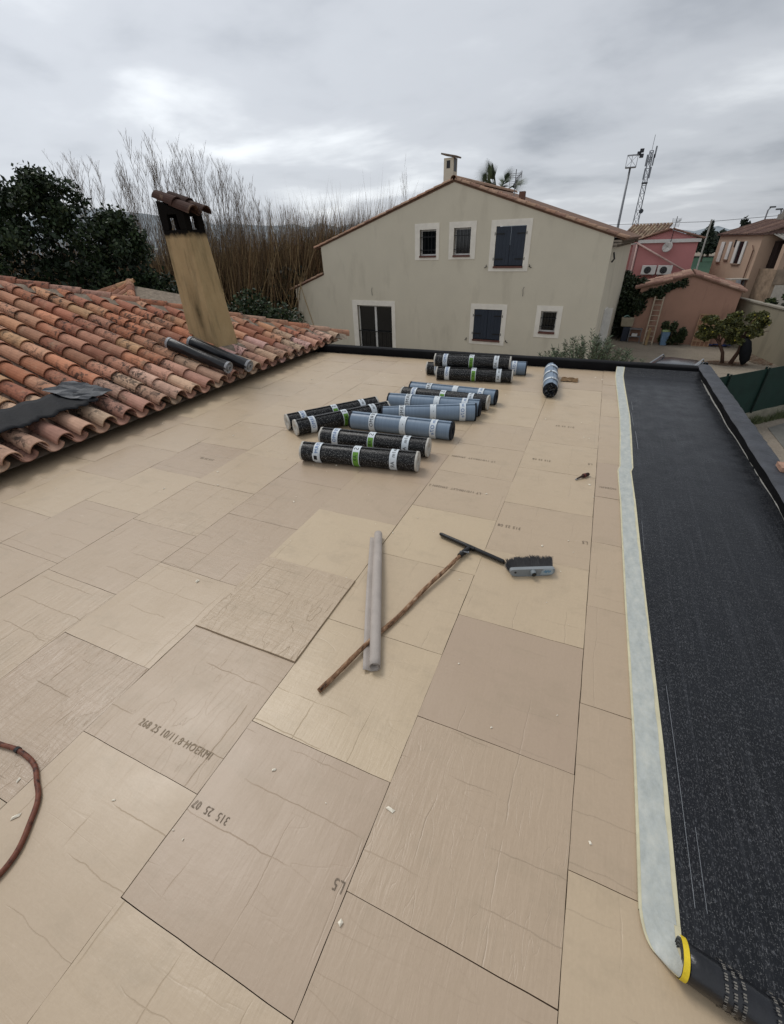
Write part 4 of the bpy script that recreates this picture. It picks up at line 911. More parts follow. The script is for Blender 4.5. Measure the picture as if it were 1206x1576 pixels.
# reed thicket
m = MB(); rcols = [srgb(h) for h in ('#77644a', '#8a7454', '#64523e', '#9b8460', '#4f4133', '#6a5038')]
rn = random.Random(31)
for k in range(36000):
    t = rn.random(); x = -21+13.2*t+rn.gauss(0, .35); y = 9.5+10.8*t+rn.gauss(0, 1.0)
    top = (1.75+.3*math.sin(t*9)+rn.gauss(0, .45)) + (.9 if .45 < t < .97 else 0); z0_ = GZ+rn.random()*1.2; h_ = max(.6, (top-z0_)*rn.uniform(.6, 1.0)); lx = rn.gauss(.10, .20)*h_; ly = rn.gauss(0, .1)*h_; w_ = rn.uniform(.006, .018)
    c = rn.choice(rcols); f = rn.uniform(.7, 1.25); m.cur = (c[0]*f, c[1]*f, c[2]*f); a_ = rn.random()*3; dx, dy = math.cos(a_)*w_, math.sin(a_)*w_
    m._add([(x-dx, y-dy, z0_), (x+dx, y+dy, z0_), (x+lx*.4+dx, y+ly*.4+dy, z0_+h_*.5), (x+lx*.4-dx, y+ly*.4-dy, z0_+h_*.5), (x+lx, y+ly, z0_+h_)], [(0, 1, 2, 3), (3, 2, 4)])
for k in range(16000):
    t = rn.random(); x = -21+13.2*t+rn.gauss(0, .4); y = 9.5+10.8*t+rn.gauss(0, .9); z = rn.uniform(-2.6, 1.6+.4*math.sin(t*9)); c = rn.choice(rcols*2+[(.03, .045, .02), (.025, .035, .015)]*2); f = rn.uniform(.5, 1.1); m.cur = (c[0]*f, c[1]*f, c[2]*f)
    u = Vector((rn.gauss(0, 1), rn.gauss(0, 1), rn.gauss(0, 1.3))).normalized()*rn.uniform(.06, .2); v_ = u.orthogonal().normalized()*.015; p = Vector((x, y, z)); m._add([p-u, p+v_, p+u, p-v_], [(0, 1, 2, 3)])
SCL = 1.32
def far(mb):
    mb.v = [(p[0]*SCL, p[1]*SCL, GZ+(p[2]-GZ)*1.0 if p[2] < -1.5 else 1.65+(p[2]-1.65)*SCL if p[2] > 0 else -1.5+(p[2]+1.5)*(.972/1.5)) for p in mb.v]
far(m)
tag(m.build('reed_thicket', mat_leaf('dry_reeds', None, .9), recalc=False), kind='stuff')
# low growth plus dark filler leaves; the thicket's inner shade put into their colour
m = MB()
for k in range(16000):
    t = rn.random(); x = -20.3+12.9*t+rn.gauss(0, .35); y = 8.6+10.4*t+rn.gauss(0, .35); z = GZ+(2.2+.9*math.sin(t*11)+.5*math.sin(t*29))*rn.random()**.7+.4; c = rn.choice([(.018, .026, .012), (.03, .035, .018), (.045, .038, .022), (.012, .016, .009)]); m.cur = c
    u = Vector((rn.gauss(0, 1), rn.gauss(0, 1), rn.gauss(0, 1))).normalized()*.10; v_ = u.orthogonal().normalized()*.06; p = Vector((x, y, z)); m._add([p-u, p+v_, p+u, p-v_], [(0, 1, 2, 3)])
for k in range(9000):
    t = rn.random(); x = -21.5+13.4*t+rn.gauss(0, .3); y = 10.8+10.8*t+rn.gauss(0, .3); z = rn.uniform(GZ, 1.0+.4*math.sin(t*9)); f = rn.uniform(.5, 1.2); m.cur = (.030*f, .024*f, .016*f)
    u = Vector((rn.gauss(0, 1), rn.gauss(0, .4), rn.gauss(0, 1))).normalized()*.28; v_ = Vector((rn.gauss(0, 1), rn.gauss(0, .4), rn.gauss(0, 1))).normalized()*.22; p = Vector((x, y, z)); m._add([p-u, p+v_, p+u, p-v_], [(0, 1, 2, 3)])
far(m)
tag(m.build('shaded_undergrowth', LEAF, recalc=False), kind='stuff')
# bare saplings
twigm = simple('grey_twigs', '#6e6051', .95, .1, .3, 3)
def sapling_mesh(seed, h):
    r = random.Random(seed); m = MB(); pts = []; bx, by = r.uniform(.0, .10), r.uniform(-.05, .05)
    for i in range(13): t = i/12; pts.append(Vector((bx*h*t*t+.03*math.sin(i*1.1+seed), by*h*t*t+.03*math.sin(i*1.7+seed), h*t)))
    m.tube(pts, [.023*(1-.88*i/12) for i in range(13)], 5)
    for k in range(42):
        t = r.uniform(.3, .99); p = pts[int(t*12)].lerp(pts[min(12, int(t*12)+1)], t*12-int(t*12)); L = h*(.05+.13*(1-t)*r.random()+.03*r.random()); a = r.random()*6.28; up = r.uniform(1.3, 3.6)
        d = Vector((math.cos(a)+.3, math.sin(a), up)).normalized(); q = p+d*L*.5+Vector((0, 0, .01)); e_ = p+d*L+Vector((0, 0, L*.15)); m.tube([p, q, e_], [.007*(1.1-t*.5), .005, .0025], 3, caps=False)
        for j in range(3): s0 = p.lerp(e_, r.uniform(.3, .9)); a2 = r.random()*6.28; m.tube([s0, s0+Vector((math.cos(a2)*.5, math.sin(a2)*.5, 1)).normalized()*L*.35], [.004, .002], 3, caps=False)
    o = m.build('sapling', twigm, recalc=False); me = o.data; bpy.data.objects.remove(o); return me
sm = [sapling_mesh(s, 7.0) for s in range(6)]
tops = [(0, 4.6), (.10, 4.9), (.2, 5.2), (.32, 5.3), (.42, 5.0), (.52, 4.4), (.62, 3.7), (.74, 3.4), (.86, 3.0), (1, 2.6)]
def topz(t):
    for (a, p), (b, q) in zip(tops, tops[1:]):
        if a <= t <= b: return p+(q-p)*(t-a)/(b-a)
    return tops[-1][1]
rn = random.Random(77); NS = 270
for k in range(NS):
    t = (k+rn.random())/NS; t = t**.92; x = -18.3+8.3*t; y = 12.6+7.2*t; dpt = rn.gauss(0, .8); x += -.45*dpt; y += .9*dpt
    hh = (topz(t)-GZ)*(rn.choice([1.02, .95, .88, .8, .74, .7]) if t < .6 else rn.uniform(.74, 1.0)); o = bpy.data.objects.new('bare_sapling', rn.choice(sm)); COL.objects.link(o)
    hh = ((hh+GZ-1.65)*SCL+1.65-GZ)*.90; o.location = (x*SCL, y*SCL, GZ); s_ = hh/7.0; o.scale = (s_*1.0, s_*1.0, s_); o.rotation_euler = (jit(.06), R_(rn.uniform(-5, 8)), rn.uniform(-1.2, 1.2))
    tag(o, 'thin leafless grey-brown sapling in the row behind the clay tile roof', 'sapling', 'bare saplings behind the clay tile roof')
for (x, y, tz) in ((-9.68, 19.76, 3.1), (-8.99, 20.08, 3.85), (-9.15, 20.0, 3.35)):
    tz0 = tz; x, y, tz = x*1.05, y*1.25-1, 1.65+(tz-1.65)*1.15; o = bpy.data.objects.new('bare_sapling', sm[int(tz*7) % 6]); COL.objects.link(o); hh = (tz-GZ)*1.08; o.location = (x, y, GZ); o.scale = (.5, .5, hh/7); o.rotation_euler = (0, 0, x)
    tag(o, f"{ {3.1:'shortest', 3.85:'tallest', 3.35:'middle'}.get(round(tz0,2),'thin') } of three bare stems rising behind the beige house's left roof slope", 'sapling', 'bare stems by the beige house')
# garden wall left of the beige house
gw_ = empty('garden_wall', (-10.5, 13, GZ), 0, 'low rendered garden wall with pale coping between tile roof and beige house', 'wall')
A = Vector((-12.2, 15.3, 0)); B = Vector((-9.9, 15.55, 0)); A2 = HO+Matrix.Rotation(HA, 3, 'Z') @ Vector((-15.6, -.3, 0)); B2 = HO+Matrix.Rotation(HA, 3, 'Z') @ Vector((-13.95, -.3, 0))
m = MB(); m.bar((A2.x-3, A2.y+.3, -2.2), (B2.x, B2.y, -2.2), .2, 1.6); part(m, 'wall_body', MT['wall'], gw_)
m = MB(); m.bar((A2.x-3, A2.y+.3, -1.37), (B2.x, B2.y, -1.37), .32, .06); part(m, 'coping', simple('stone_coping', '#a7a294', .9), gw_)
m = MB(); m.box(B2.x-.35, B2.x+.05, B2.y-.25, B2.y+.1, GZ, -1.30); m.box(B2.x-.45, B2.x+.12, B2.y-.33, B2.y+.15, -1.30, -1.2); part(m, 'pillar', simple('stone_pillar', '#a09a8b', .9), gw_)
lm = empty('tap_fitting', (A2.x-.3, A2.y, -1.34), 0, 'small dark lamp bracket standing on the garden wall coping', 'lamp')
m = MB(); m.tube([(0, 0, 0), (0, 0, .3), (.1, 0, .38), (.26, 0, .3)], .035, 6); m.tube([(0, 0, 0), (0, 0, .05)], .12, 8); m.build('bracket', MT['iron'], lm)
# bush in front of the beige house
rn = random.Random(41)
def bush(name, label, cat, c, rad, n, size, cols, stems=12, group=None, elong=2.6, upr=False, kind_=None):
    root = empty(name, (c[0], c[1], GZ), 0, label, cat, group); bl = []
    for k in range(stems):
        a = rn.random()*6.28; q = rn.random()**.6; bl.append((c[0]+rad[0]*q*math.cos(a), c[1]+rad[1]*q*math.sin(a), c[2]+rad[2]*(rn.uniform(-.7, .6) if not upr else rn.uniform(-.2, .8)), rad[0]*.28, rad[1]*.28, rad[2]*(.35 if not upr else .42)))
    m = MB(); leaves(m, bl, n, size, cols, rn, hollow=.05, elong=elong); part(m, 'foliage', LEAF, root, recalc=False)
    m = MB()
    for b in bl[:14]: m.tube([(c[0]+(b[0]-c[0])*.3, c[1]+(b[1]-c[1])*.3, GZ), (b[0], b[1], (b[2]+GZ)/2), (b[0], b[1], b[2]+b[5]*.8)], [.03, .02, .006], 5)
    part(m, 'stem', bark, root); return root
ol = [srgb(h) for h in ('#4d5a42', '#5d6a4f', '#3c4834', '#6a745a', '#333d2b')]
ob = empty('olive_bush', (0.1, 10.2, GZ), 0, 'grey-green feathery bush rising behind the far parapet before the beige house', 'bush')
m = MB(); ms = MB()
for k in range(120):
    a = rn.random()*6.28; q = rn.random()**.5; x = .02+.78*q*math.cos(a); y = 10.4+.5*q*math.sin(a); tz = -.72+.62*(1-abs(x-.05)/.95)*rn.uniform(.4, 1.1); lx, ly = (x-.05)*.35+jit(.1), jit(.15)
    b0 = Vector((x*.4, 10.3, GZ)); b1 = Vector((x, y, tz-.6)); b2 = Vector((x+lx, y+ly, tz)); ms.tube([b0, b0.lerp(b1, .7)+Vector((0, 0, .2)), b1, b2], [.02, .014, .008, .003], 4)
    for j in range(70):
        p = b1.lerp(b2, rn.uniform(-.6, 1.02)); c = rn.choice(ol); f = rn.uniform(.7, 1.2); m.cur = (c[0]*f, c[1]*f, c[2]*f); a2 = rn.random()*6.28; u = Vector((math.cos(a2), math.sin(a2), rn.uniform(.3, 1.2))).normalized()*rn.uniform(.035, .06); v_ = u.orthogonal().normalized()*.008
        p = p+u; m._add([p-u, p+v_, p+u, p-v_], [(0, 1, 2, 3)])
part(m, 'foliage', LEAF, ob, recalc=False); part(ms, 'stem', bark, ob)
# palm behind the beige house
pm = empty('palm_tree', (-5.9, 29.5, GZ), 0, 'palm tree whose fronds rise over the beige house roof right of its chimney', 'tree')
T = Vector((-8.6, 29.5, 4.3)); T = HO+Matrix.Rotation(HA, 3, 'Z') @ Vector((-7.25, 9.4, 6.6)); pm.location = (T.x, T.y, GZ)
m = MB(); m.tube([(T.x, T.y, GZ), (T.x+.1, T.y, 1.5), T], [.28, .24, .26], 10); part(m, 'trunk', bark, pm, smooth=True)
m = MB(); pc = [srgb('#4a5540'), srgb('#5b6549'), srgb('#3a4431')]
for k in range(15):
    a = rn.random()*6.28; el = rn.uniform(.25, 1.3); L = rn.uniform(1.3, 1.75); d = Vector((math.cos(a)*math.cos(el), math.sin(a)*math.cos(el), math.sin(el))); c = T+d*L*.55; m.cur = rn.choice(pc)
    m.tube([T, c], .02, 4)
    sd_ = d.orthogonal().normalized(); sd_ = (sd_*math.cos(a*3)+d.cross(sd_)*math.sin(a*3))
    for j in range(22):
        q = -1+2*j/21; dd = (d*math.cos(q*.75)+sd_*math.sin(q*.75)).normalized(); e_ = c+dd*L*.55+Vector((0, 0, -.12*abs(q))); w_ = sd_.cross(dd).cross(dd).normalized()*.022; w_ = dd.orthogonal().normalized()*.02
        m._add([c-w_, c+w_, e_], [(0, 1, 2)])
part(m, 'fronds', LEAF, pm, recalc=False)
m = MB()
# ------------------------------------------------------------------ yard on the right
sh = empty('shed', (4.16, 25.68, GZ), R_(-5), 'weathered salmon rendered shed with a clay tile roof beside the gravel yard', 'shed')
Z = lambda a: a+3.0
m = MB(); m.prism([(-2.45, 0), (1.55, 0), (1.55, Z(-.72)), (-.44, Z(-.10)), (-2.45, Z(-.62))], 0, 2.6); m.build('wall', MT['shed'], sh)
m = MB(); m.hexa([Vector(p) for p in slab((-.44, Z(-.09)), (1.66, Z(-.74)), -.08, 2.9, .05)]); m.hexa([Vector(p) for p in slab((-2.65, Z(-.66)), (-.44, Z(-.09)), -.08, 2.9, .05)]); rf = m.build('roof', simple('shed_roof_bed', '#6f5545', .9), sh)
def roof_cover(a, b, y0_, y1_, step=.24, r=.088, rseed=1, cols=None, ml=.44):
    a = Vector((a[0], 0, a[1])); b = Vector((b[0], 0, b[1])); d_ = b-a; L = d_.length; d_.normalize(); n_ = Vector((-d_.z, 0, d_.x)); n_ = n_ if n_.z > 0 else -n_; q = random.Random(rseed); mb = MB(); yy = y0_
    while yy < y1_:
        t = 0
        while t < L-.05: mb.cur = tuple(Vector(q.choice(cols or pal2))*q.uniform(.75, 1.1)); barrel(mb, a+Vector((0, yy, 0))+d_*t+n_*.05, (d_-n_*.03).normalized(), Vector((0, 1, 0)), n_, min(ml, L-t), r, r*.86, n=6); t += .38
        yy += step
    return mb
tc_ = [dsat(srgb(h), .35) for h in ('#a5745a', '#94634c', '#b08468', '#8a5a48')]
roof_cover((1.70, Z(-.75)), (-.42, Z(-.08)), 0, 2.9, rseed=2, cols=tc_).build('cover_tiles', MT['tile_clean'], rf); roof_cover((-2.68, Z(-.67)), (-.46, Z(-.08)), 0, 2.9, rseed=3, cols=tc_).build('cover_tiles', MT['tile_clean'], rf)
# ivy over the left part of shed and hedge mass beside the beige house
iv = [(.020, .032, .014), (.028, .042, .018), (.038, .052, .022), (.014, .022, .010)]
b_ = empty('ivy_hedge', (1.3, 26.6, GZ), 0, 'dark ivy-covered hedge between the beige house and the shed', 'hedge')
bl = [(1.15, 26.9, -1.9, .75, .6, 1.15), (1.75, 26.7, -1.7, .7, .55, 1.2), (.95, 27.3, -.7, .6, .6, .75), (1.6, 27.2, -.75, .6, .5, .55), (2.15, 26.5, -2.1, .4, .4, .9), (.75, 27.6, -1.6, .5, .5, 1.3)]
m = MB(); leaves(m, bl, 16000, .085, iv, rn, hollow=.6); part(m, 'foliage', LEAF, b_, recalc=False); m = MB()
for b in bl: m.tube([(b[0], b[1], GZ), (b[0], b[1], b[2])], .05, 6)
part(m, 'stem', bark, b_)
b_ = empty('ivy_vine', (2.4, 25.8, GZ), 0, 'ivy trailing over the left roof edge of the salmon shed, above the ladder', 'ivy')
bl = [(2.0+.2*k, 25.75, -.86+.07*k, .22, .12, .16+.05*math.sin(k*2.)) for k in range(8)]+[(1.85, 25.9, -1.3, .3, .2, .5), (2.6, 25.66, -.85, .2, .1, .2)]
m = MB(); leaves(m, bl, 5200, .07, iv, rn, hollow=.1); part(m, 'foliage', LEAF, b_, recalc=False)
bush('laurel_bush', 'low dark bush at the foot of the salmon shed, right of the blue bin', 'bush', (3.55, 25.35, -2.45), (.52, .28, .55), 5000, .08, [srgb('#39422c'), srgb('#46502f'), srgb('#2c3524')], 14)
ld = empty('ladder', (2.5, 25.6, GZ), 0, 'tall wooden ladder leaning against the shed below the ivy', 'ladder')
L0, L1, R0, R1_ = Vector((2.36, 25.2, GZ)), Vector((2.40, 25.62, -.93)), Vector((2.73, 25.15, GZ)), Vector((2.76, 25.58, -.93))
for a, b in ((L0, L1), (R0, R1_)): m = MB(); m.bar(a, b, .05, .03); part(m, 'rail', simple('pale_rail', '#a39683', .8), ld)
for k in range(9):
    t = (k+.7)/9.3; m = MB(); m.tube([L0.lerp(L1, t), R0.lerp(R1_, t)], .017, 6); part(m, 'rung', simple('pale_rung', '#a39683', .8) if k == 0 else bpy.data.materials['pale_rung'], ld)
m = MB(); m.bar((2.47, 25.0, GZ), (2.52, 25.35, -2.28), .11, .03); tag(m.build('plank', MT['wood']), 'short light plank leaning between the ladder rails', 'plank')
bb = empty('blue_bin', (3.2, 25.25, GZ), R_(8), 'pale blue bin with a greenish lid, right of the ladder', 'bin')
m = MB(); m.hexa([Vector(p) for p in [(-.13, -.12, 0), (.13, -.12, 0), (.13, .12, 0), (-.13, .12, 0), (-.17, -.15, .62), (.17, -.15, .62), (.17, .15, .62), (-.17, .15, .62)]]); m.build('body', simple('pale_blue_plastic', '#66809a', .6), bb, bevel=.02)
m = MB(); m.hexa([Vector(p) for p in [(-.19, -.17, .62), (.19, -.17, .62), (.19, .17, .62), (-.19, .17, .62), (-.16, -.14, .70), (.16, -.14, .70), (.16, .14, .70), (-.16, .14, .70)]]); m.build('lid', simple('green_lid', '#8a9a6c', .6), bb, bevel=.01)
db = empty('dark_bin', (1.5, 25.85, GZ), 0, 'dark grey-blue bin under a pale crate near the beige house corner', 'bin')
m = MB(); m.hexa([Vector(p) for p in [(-.15, -.13, 0), (.12, -.13, 0), (.12, .13, 0), (-.15, .13, 0), (-.14, -.15, .68), (.17, -.15, .68), (.17, .15, .68), (-.14, .15, .68)]]); m.build('body', simple('dark_bin_plastic', '#2f3440', .6), db, bevel=.02)
cb = empty('storage_crate', (1.48, 25.85, GZ+.7), 0, 'pale open crate standing on the dark bin', 'crate')
m = MB(); m.hexa([Vector(p) for p in [(-.26, -.17, 0), (.26, -.17, 0), (.26, .17, 0), (-.26, .17, 0), (-.29, -.2, .40), (.29, -.2, .40), (.29, .2, .40), (-.29, .2, .40)]]); m.build('body', simple('pale_crate', '#968c79', .8), cb, bevel=.02)
m = MB(); rows = [[(-.2+.09*i+jit(.01), -.12+.06*j, .42+jit(.03)+.06*math.sin(i)) for i in range(4)] for j in range(5)]; m.grid(rows); m.build('blue_rag', simple('turquoise_rag', '#86a6a0', .8), cb)
tb = empty('side_table', (1.95, 25.75, GZ), R_(-6), 'small grey metal rack table right of the dark bin', 'table')
m = MB(); m.box(-.28, .28, -.2, .2, .60, .64); m.build('tabletop', MT['grey'], tb); m = MB(); m.box(-.25, .25, -.18, .18, .25, .28); m.build('shelf', MT['grey'], tb)
for x in (-.26, .26):
    for y in (-.18, .18): m = MB(); m.bar((x, y, 0), (x*.95, y, .6), .035); m.build('leg', MT['grey'], tb)
m = MB(); m.box(-.15, .1, -.1, .1, 0, .12); o = m.build('white_box', MT['white']); o.location = (1.95, 25.72, GZ+.282); tag(o, 'small pale box on the shelf of the rack table', 'box')
gt = empty('metal_frame', (1.0, 25.9, GZ), 0, 'thin dark metal frame standing left of the dark bin', 'frame')
m = MB(); 
for x in (-.2, .2): m.tube([(x, 0, 0), (x, 0, .62)], .012, 5)
m.tube([(-.2, 0, .62), (.2, 0, .62)], .012, 5); m.tube([(-.2, 0, .2), (.2, 0, .2)], .012, 5); m.build('frame', MT['iron'], gt)
lt = empty('wooden_lattice', (4.75, 25.35, GZ), R_(-5), 'light wooden panel leaning on the shed behind the small tree', 'panel')
m = MB(); X = [(-.33, 0), (.33, 0)]
for k in range(5): x = -.33+.165*k; m.bar((x, 0, 0), (x, .25, 1.35), .04, .02)
for k in range(7): t = k/6; m.bar((-.35, .25*t-.02, 1.35*t), (.35, .25*t-.02, 1.35*t), .02, .05)
m.build('slats', simple('pale_lattice', '#a5856a', .85), lt)
m = MB(); m.hexa([Vector(p) for p in [(-.33, .02, 0), (.33, .02, 0), (.33, .04, 0), (-.33, .04, 0), (-.33, .26, 1.35), (.33, .26, 1.35), (.33, .28, 1.35), (-.33, .28, 1.35)]]); m.build('backing', simple('terracotta_sheet', '#8e6a55', .9), lt)
m = MB(); rows = [[(5.1+.09*i+jit(.02), 25.35+.07*j+jit(.02), GZ+.03+.10*rn.random()) for i in range(11)] for j in range(5)]; m.grid(rows); tag(m.build('tarpaulin', simple('blue_tarp', '#22325c', .5, .4, .3, 5)), 'crumpled dark blue tarpaulin on the gravel below the shed wall', 'tarpaulin')
# small fruit tree
ft = empty('fruit_tree', (5.3, 22.1, GZ), 0, 'small yellow-green fruit tree with two leaning trunks in the gravel yard', 'tree')
m = MB(); T1 = (5.13, 22.1, GZ); m.tube([T1, (5.02, 22.1, -2.6), (4.75, 22.1, -2.2), (4.4, 22.2, -1.85)], [.07, .06, .05, .03], 8); m.tube([(5.38, 22.0, GZ), (5.52, 22, -2.5), (5.5, 22, -2.1), (5.6, 22, -1.8)], [.08, .07, .05, .03], 8)
limbs(m, (4.8, 22.1, -2.25), [(4.1, 22.2, -1.7), (4.9, 22.3, -1.5), (4.5, 21.8, -1.4)], .035, rn); limbs(m, (5.5, 22, -2.1), [(5.1, 22.2, -1.5), (5.9, 22.2, -1.4), (6.2, 21.9, -1.7), (5.6, 21.8, -1.2)], .04, rn); part(m, 'trunk', simple('reddish_bark', '#59443a', .95), ft, smooth=True)
bl = []
for (x, y, z, rx, ry, rz) in ((4.45, 22.1, -1.62, .55, .5, .42), (5.2, 22.2, -1.5, .6, .6, .45), (5.85, 22.1, -1.55, .55, .5, .45), (5.5, 22.0, -1.95, .5, .45, .35), (4.3, 22.1, -1.9, .35, .3, .3)):
    for k in range(13):
        d = Vector((rn.gauss(0, 1), rn.gauss(0, 1), rn.gauss(0, 1))).normalized()*rn.uniform(.5, 1); bl.append((x+d.x*rx, y+d.y*ry, z+d.z*rz, .17, .17, .13))
m = MB(); leaves(m, bl, 15000, .070, [srgb('#55572f'), srgb('#484c2a'), srgb('#6b6a38'), srgb('#3f4528'), srgb('#5b5a36')], rn, hollow=.1); part(m, 'crown', LEAF, ft, recalc=False)
for k in range(22):
    b = rn.choice(bl); m = MB(); bmx = [(b[0]+jit(.15), b[1]-.1, b[2]+jit(.1))]; m.tube([(bmx[0][0], bmx[0][1], bmx[0][2]-.028), bmx[0], (bmx[0][0], bmx[0][1], bmx[0][2]+.028)], [.012, .033, .012], 7); part(m, 'fruit', simple('yellow_fruit', '#b3a53e', .6) if k == 0 else bpy.data.materials['yellow_fruit'], ft, smooth=True)
m = MB(); m.tube([(5.52, 21.7, -1.95), (5.58, 21.7, -2.1), (5.66, 21.68, -2.45), (5.72, 21.66, -2.75), (5.70, 21.66, -2.93)], [.05, .16, .20, .17, .05], 12); tag(m.build('punch_bag', simple('black_fabric', '#101216', .8, .2, .3), smooth=True), 'long black bag hanging from the fruit tree', 'bag')
m = MB()
for k in range(900):
    a = rn.random()*6.28; q = rn.random()**.5; x, y = 5.25+q*.75*math.cos(a), 22.0+q*.45*math.sin(a); s = .03; m.cur = tuple(Vector(srgb(rn.choice(['#6a4a36', '#7b5a42', '#4e392c', '#8b6a4e'])))*rn.uniform(.7, 1.1)); m._add([(x-s, y, GZ+.01), (x, y-s*.6, GZ+.015), (x+s, y, GZ+.02), (x, y+s*.6, GZ+.012)], [(0, 1, 2, 3)])
for k in range(900):
    a = rn.random()*6.28; q = rn.random()**.5; x, y = 6.55+q*.5*math.cos(a), 23.2+q*1.2*math.sin(a); s = .035; m.cur = tuple(Vector(srgb(rn.choice(['#6a4a36', '#7b5a42', '#4e392c', '#5b4a39'])))*rn.uniform(.7, 1.1)); m._add([(x-s, y, GZ+.01), (x, y-s*.6, GZ+.015), (x+s, y, GZ+.02), (x, y+s*.6, GZ+.012)], [(0, 1, 2, 3)])
tag(m.build('fallen_leaves', LEAF, recalc=False), kind='stuff')
# boundary wall right
bw = empty('boundary_wall', (6.8, 23.5, GZ), 0, 'grey rendered boundary wall with rounded coping along the right of the yard', 'wall')
WA, WB = Vector((5.95, 26.9, 0)), Vector((7.45, 20.5, 0))
m = MB(); m.bar((WA.x, WA.y, -2.05), (WB.x, WB.y, -2.05), .15, 1.9); part(m, 'wall_body', MT['wall'], bw); m = MB(); m.bar((WA.x, WA.y, -1.07), (WB.x, WB.y, -1.07), .24, .06); part(m, 'coping', simple('grey_coping', '#8a8478', .9), bw)
wp = empty('white_chair_frame', (6.75, 24.7, GZ), R_(100), 'white folding frame leaning on the boundary wall', 'frame')
for a, b in (((-.3, 0, 0), (.1, .05, .85)), ((-.05, 0, 0), (.35, .05, .85))): m = MB(); m.bar(a, b, .05, .03); m.build('leg', MT['white'], wp)
m = MB()
for t in (.25, .5, .75, .97): m.bar((-.3+.4*t, .05*t, .85*t), (-.05+.4*t, .05*t, .85*t), .02, .06)
m.build('slat', MT['white'], wp)
m = MB(); m.box(6.70, 6.74, 24.3, 25.1, GZ, -2.25); tag(m.build('green_board', simple('dull_green_board', '#5d6656', .8)), 'dull green board standing against the boundary wall behind the white frame', 'board')
bush('garden_shrub', 'dark green shrub beyond the boundary wall at the right edge', 'shrub', (7.5, 24.6, -.95), (.9, .9, .62), 9000, .085, [srgb('#2f3a25'), srgb('#3e4a2c'), srgb('#50582f'), srgb('#222b1c')], 26)
# green screened fence
gf = empty('screen_fence', (4.6, 14.9, GZ), 0, 'dark green privacy screen fence on a low concrete wall', 'fence')
F0, FD = Vector((2.6, 12.87, 0)), Vector((.707, .707, 0)); FL = 6.5; F1 = F0+FD*FL
m = MB(); m.bar((F0.x, F0.y, -2.87), (F1.x, F1.y, -2.87), .16, .25); part(m, 'concrete_base', simple('concrete_base', '#8b8676', .9, .2, .25, 4), gf)
m = MB(); rows = []
for k in range(90): t = FL*k/89; p = F0+FD*t; rows.append([(p.x+.01*math.sin(t*9), p.y, -2.74), (p.x+.012*math.sin(t*5+1), p.y, -2.1), (p.x, p.y, -1.54)])
m.grid(rows); o = part(m, 'screen', simple('green_screen', '#16312a', .65, .3, .2, 3, .2, 60), gf); so = o.modifiers.new('t', 'SOLIDIFY'); so.thickness = .01
for t in (1.2, 2.68, 4.16, 5.64): p = F0+FD*t; m = MB(); m.tube([(p.x-.03, p.y+.03, GZ), (p.x-.03, p.y+.03, -1.5)], .028, 8); m.tube([(p.x+.02, p.y-.04, -2.75), (p.x+.02, p.y-.04, -1.5)], .026, 8); part(m, 'post', simple('green_post', '#10241f', .5), gf)
m = MB(); wc = [srgb('#4a5334'), srgb('#5c6142'), srgb('#3a4229')]
for k in range(900):
    t = rn.uniform(2.0, 4.5); p = F0+FD*t+Vector((.12+rn.random()*.12, -.12-rn.random()*.10, 0)); h_ = rn.uniform(.06, .30)*(.4+.6*abs(math.sin(t*3))); m.cur = rn.choice(wc); m._add([(p.x-.012, p.y, GZ), (p.x+.012, p.y, GZ), (p.x+jit(.1), p.y+jit(.1), GZ+h_)], [(0, 1, 2)])
tag(m.build('weeds', LEAF, recalc=False), kind='stuff')
# ------------------------------------------------------------------ car behind the parapet corner
cr_ = empty('parked_car', (2.24, 14.5, GZ), R_(-20), 'dark hatchback with silver roof rails parked behind the parapet corner', 'car')
paint = simple('black_car_paint', '#1a1e24', .18, .6, .1, 2); cg = simple('car_glass', '#20282e', .06, .7, .1, 2)
W2 = .70
prof = [(-1.95, .35), (-1.97, .75), (-1.9, .98), (-1.0, 1.0), (1.75, 1.0), (1.95, .85), (1.98, .4)]   # y,z
cabin = [(-1.25, .98), (-.75, 1.36), (-.3, 1.45), (.9, 1.45), (1.35, 1.36), (1.72, .98)]
m = MB(); 
def loft(secs, w0, w1):
    rows = []
    for (y_, z_), wv in secs: rows.append([(-wv, y_, z_), (-wv*.55, y_, z_+.012), (0, y_, z_+.018), (wv*.55, y_, z_+.012), (wv, y_, z_)])
    return rows
m.prism(prof, -W2, W2, 'x'); m.build('body', paint, cr_, bevel=.06)
m = MB(); hw = [.66, .60, .575, .575, .58, .64]; rows = []
for (p, q) in zip(cabin, hw): rows.append([(-W2+.02, p[0], .97), (-q, p[0], p[1]), (-q*.5, p[0], p[1]+.02), (q*.5, p[0], p[1]+.02), (q, p[0], p[1]), (W2-.02, p[0], .97)])
m.grid(rows); cbn = m.build('cabin_glass', cg, cr_, smooth=False)
m = MB(); rows = []
for (p, q) in list(zip(cabin, hw))[1:5]: rows.append([(-q-.01, p[0], p[1]-.01), (-q*.5, p[0], p[1]+.03), (q*.5, p[0], p[1]+.03), (q+.01, p[0], p[1]-.01)])
m.grid(rows); m.build('roof', paint, cr_, smooth=True)
m = MB()
for i in (1, 3, 4):
    p = cabin[i]; 
    for s in (-1, 1): m.bar((s*hw[i], p[0], p[1]-.0), (s*(W2-.02), p[0]+(.1 if i > 2 else -.4), .98), .06, .03)
m.build('pillars', paint, cr_)
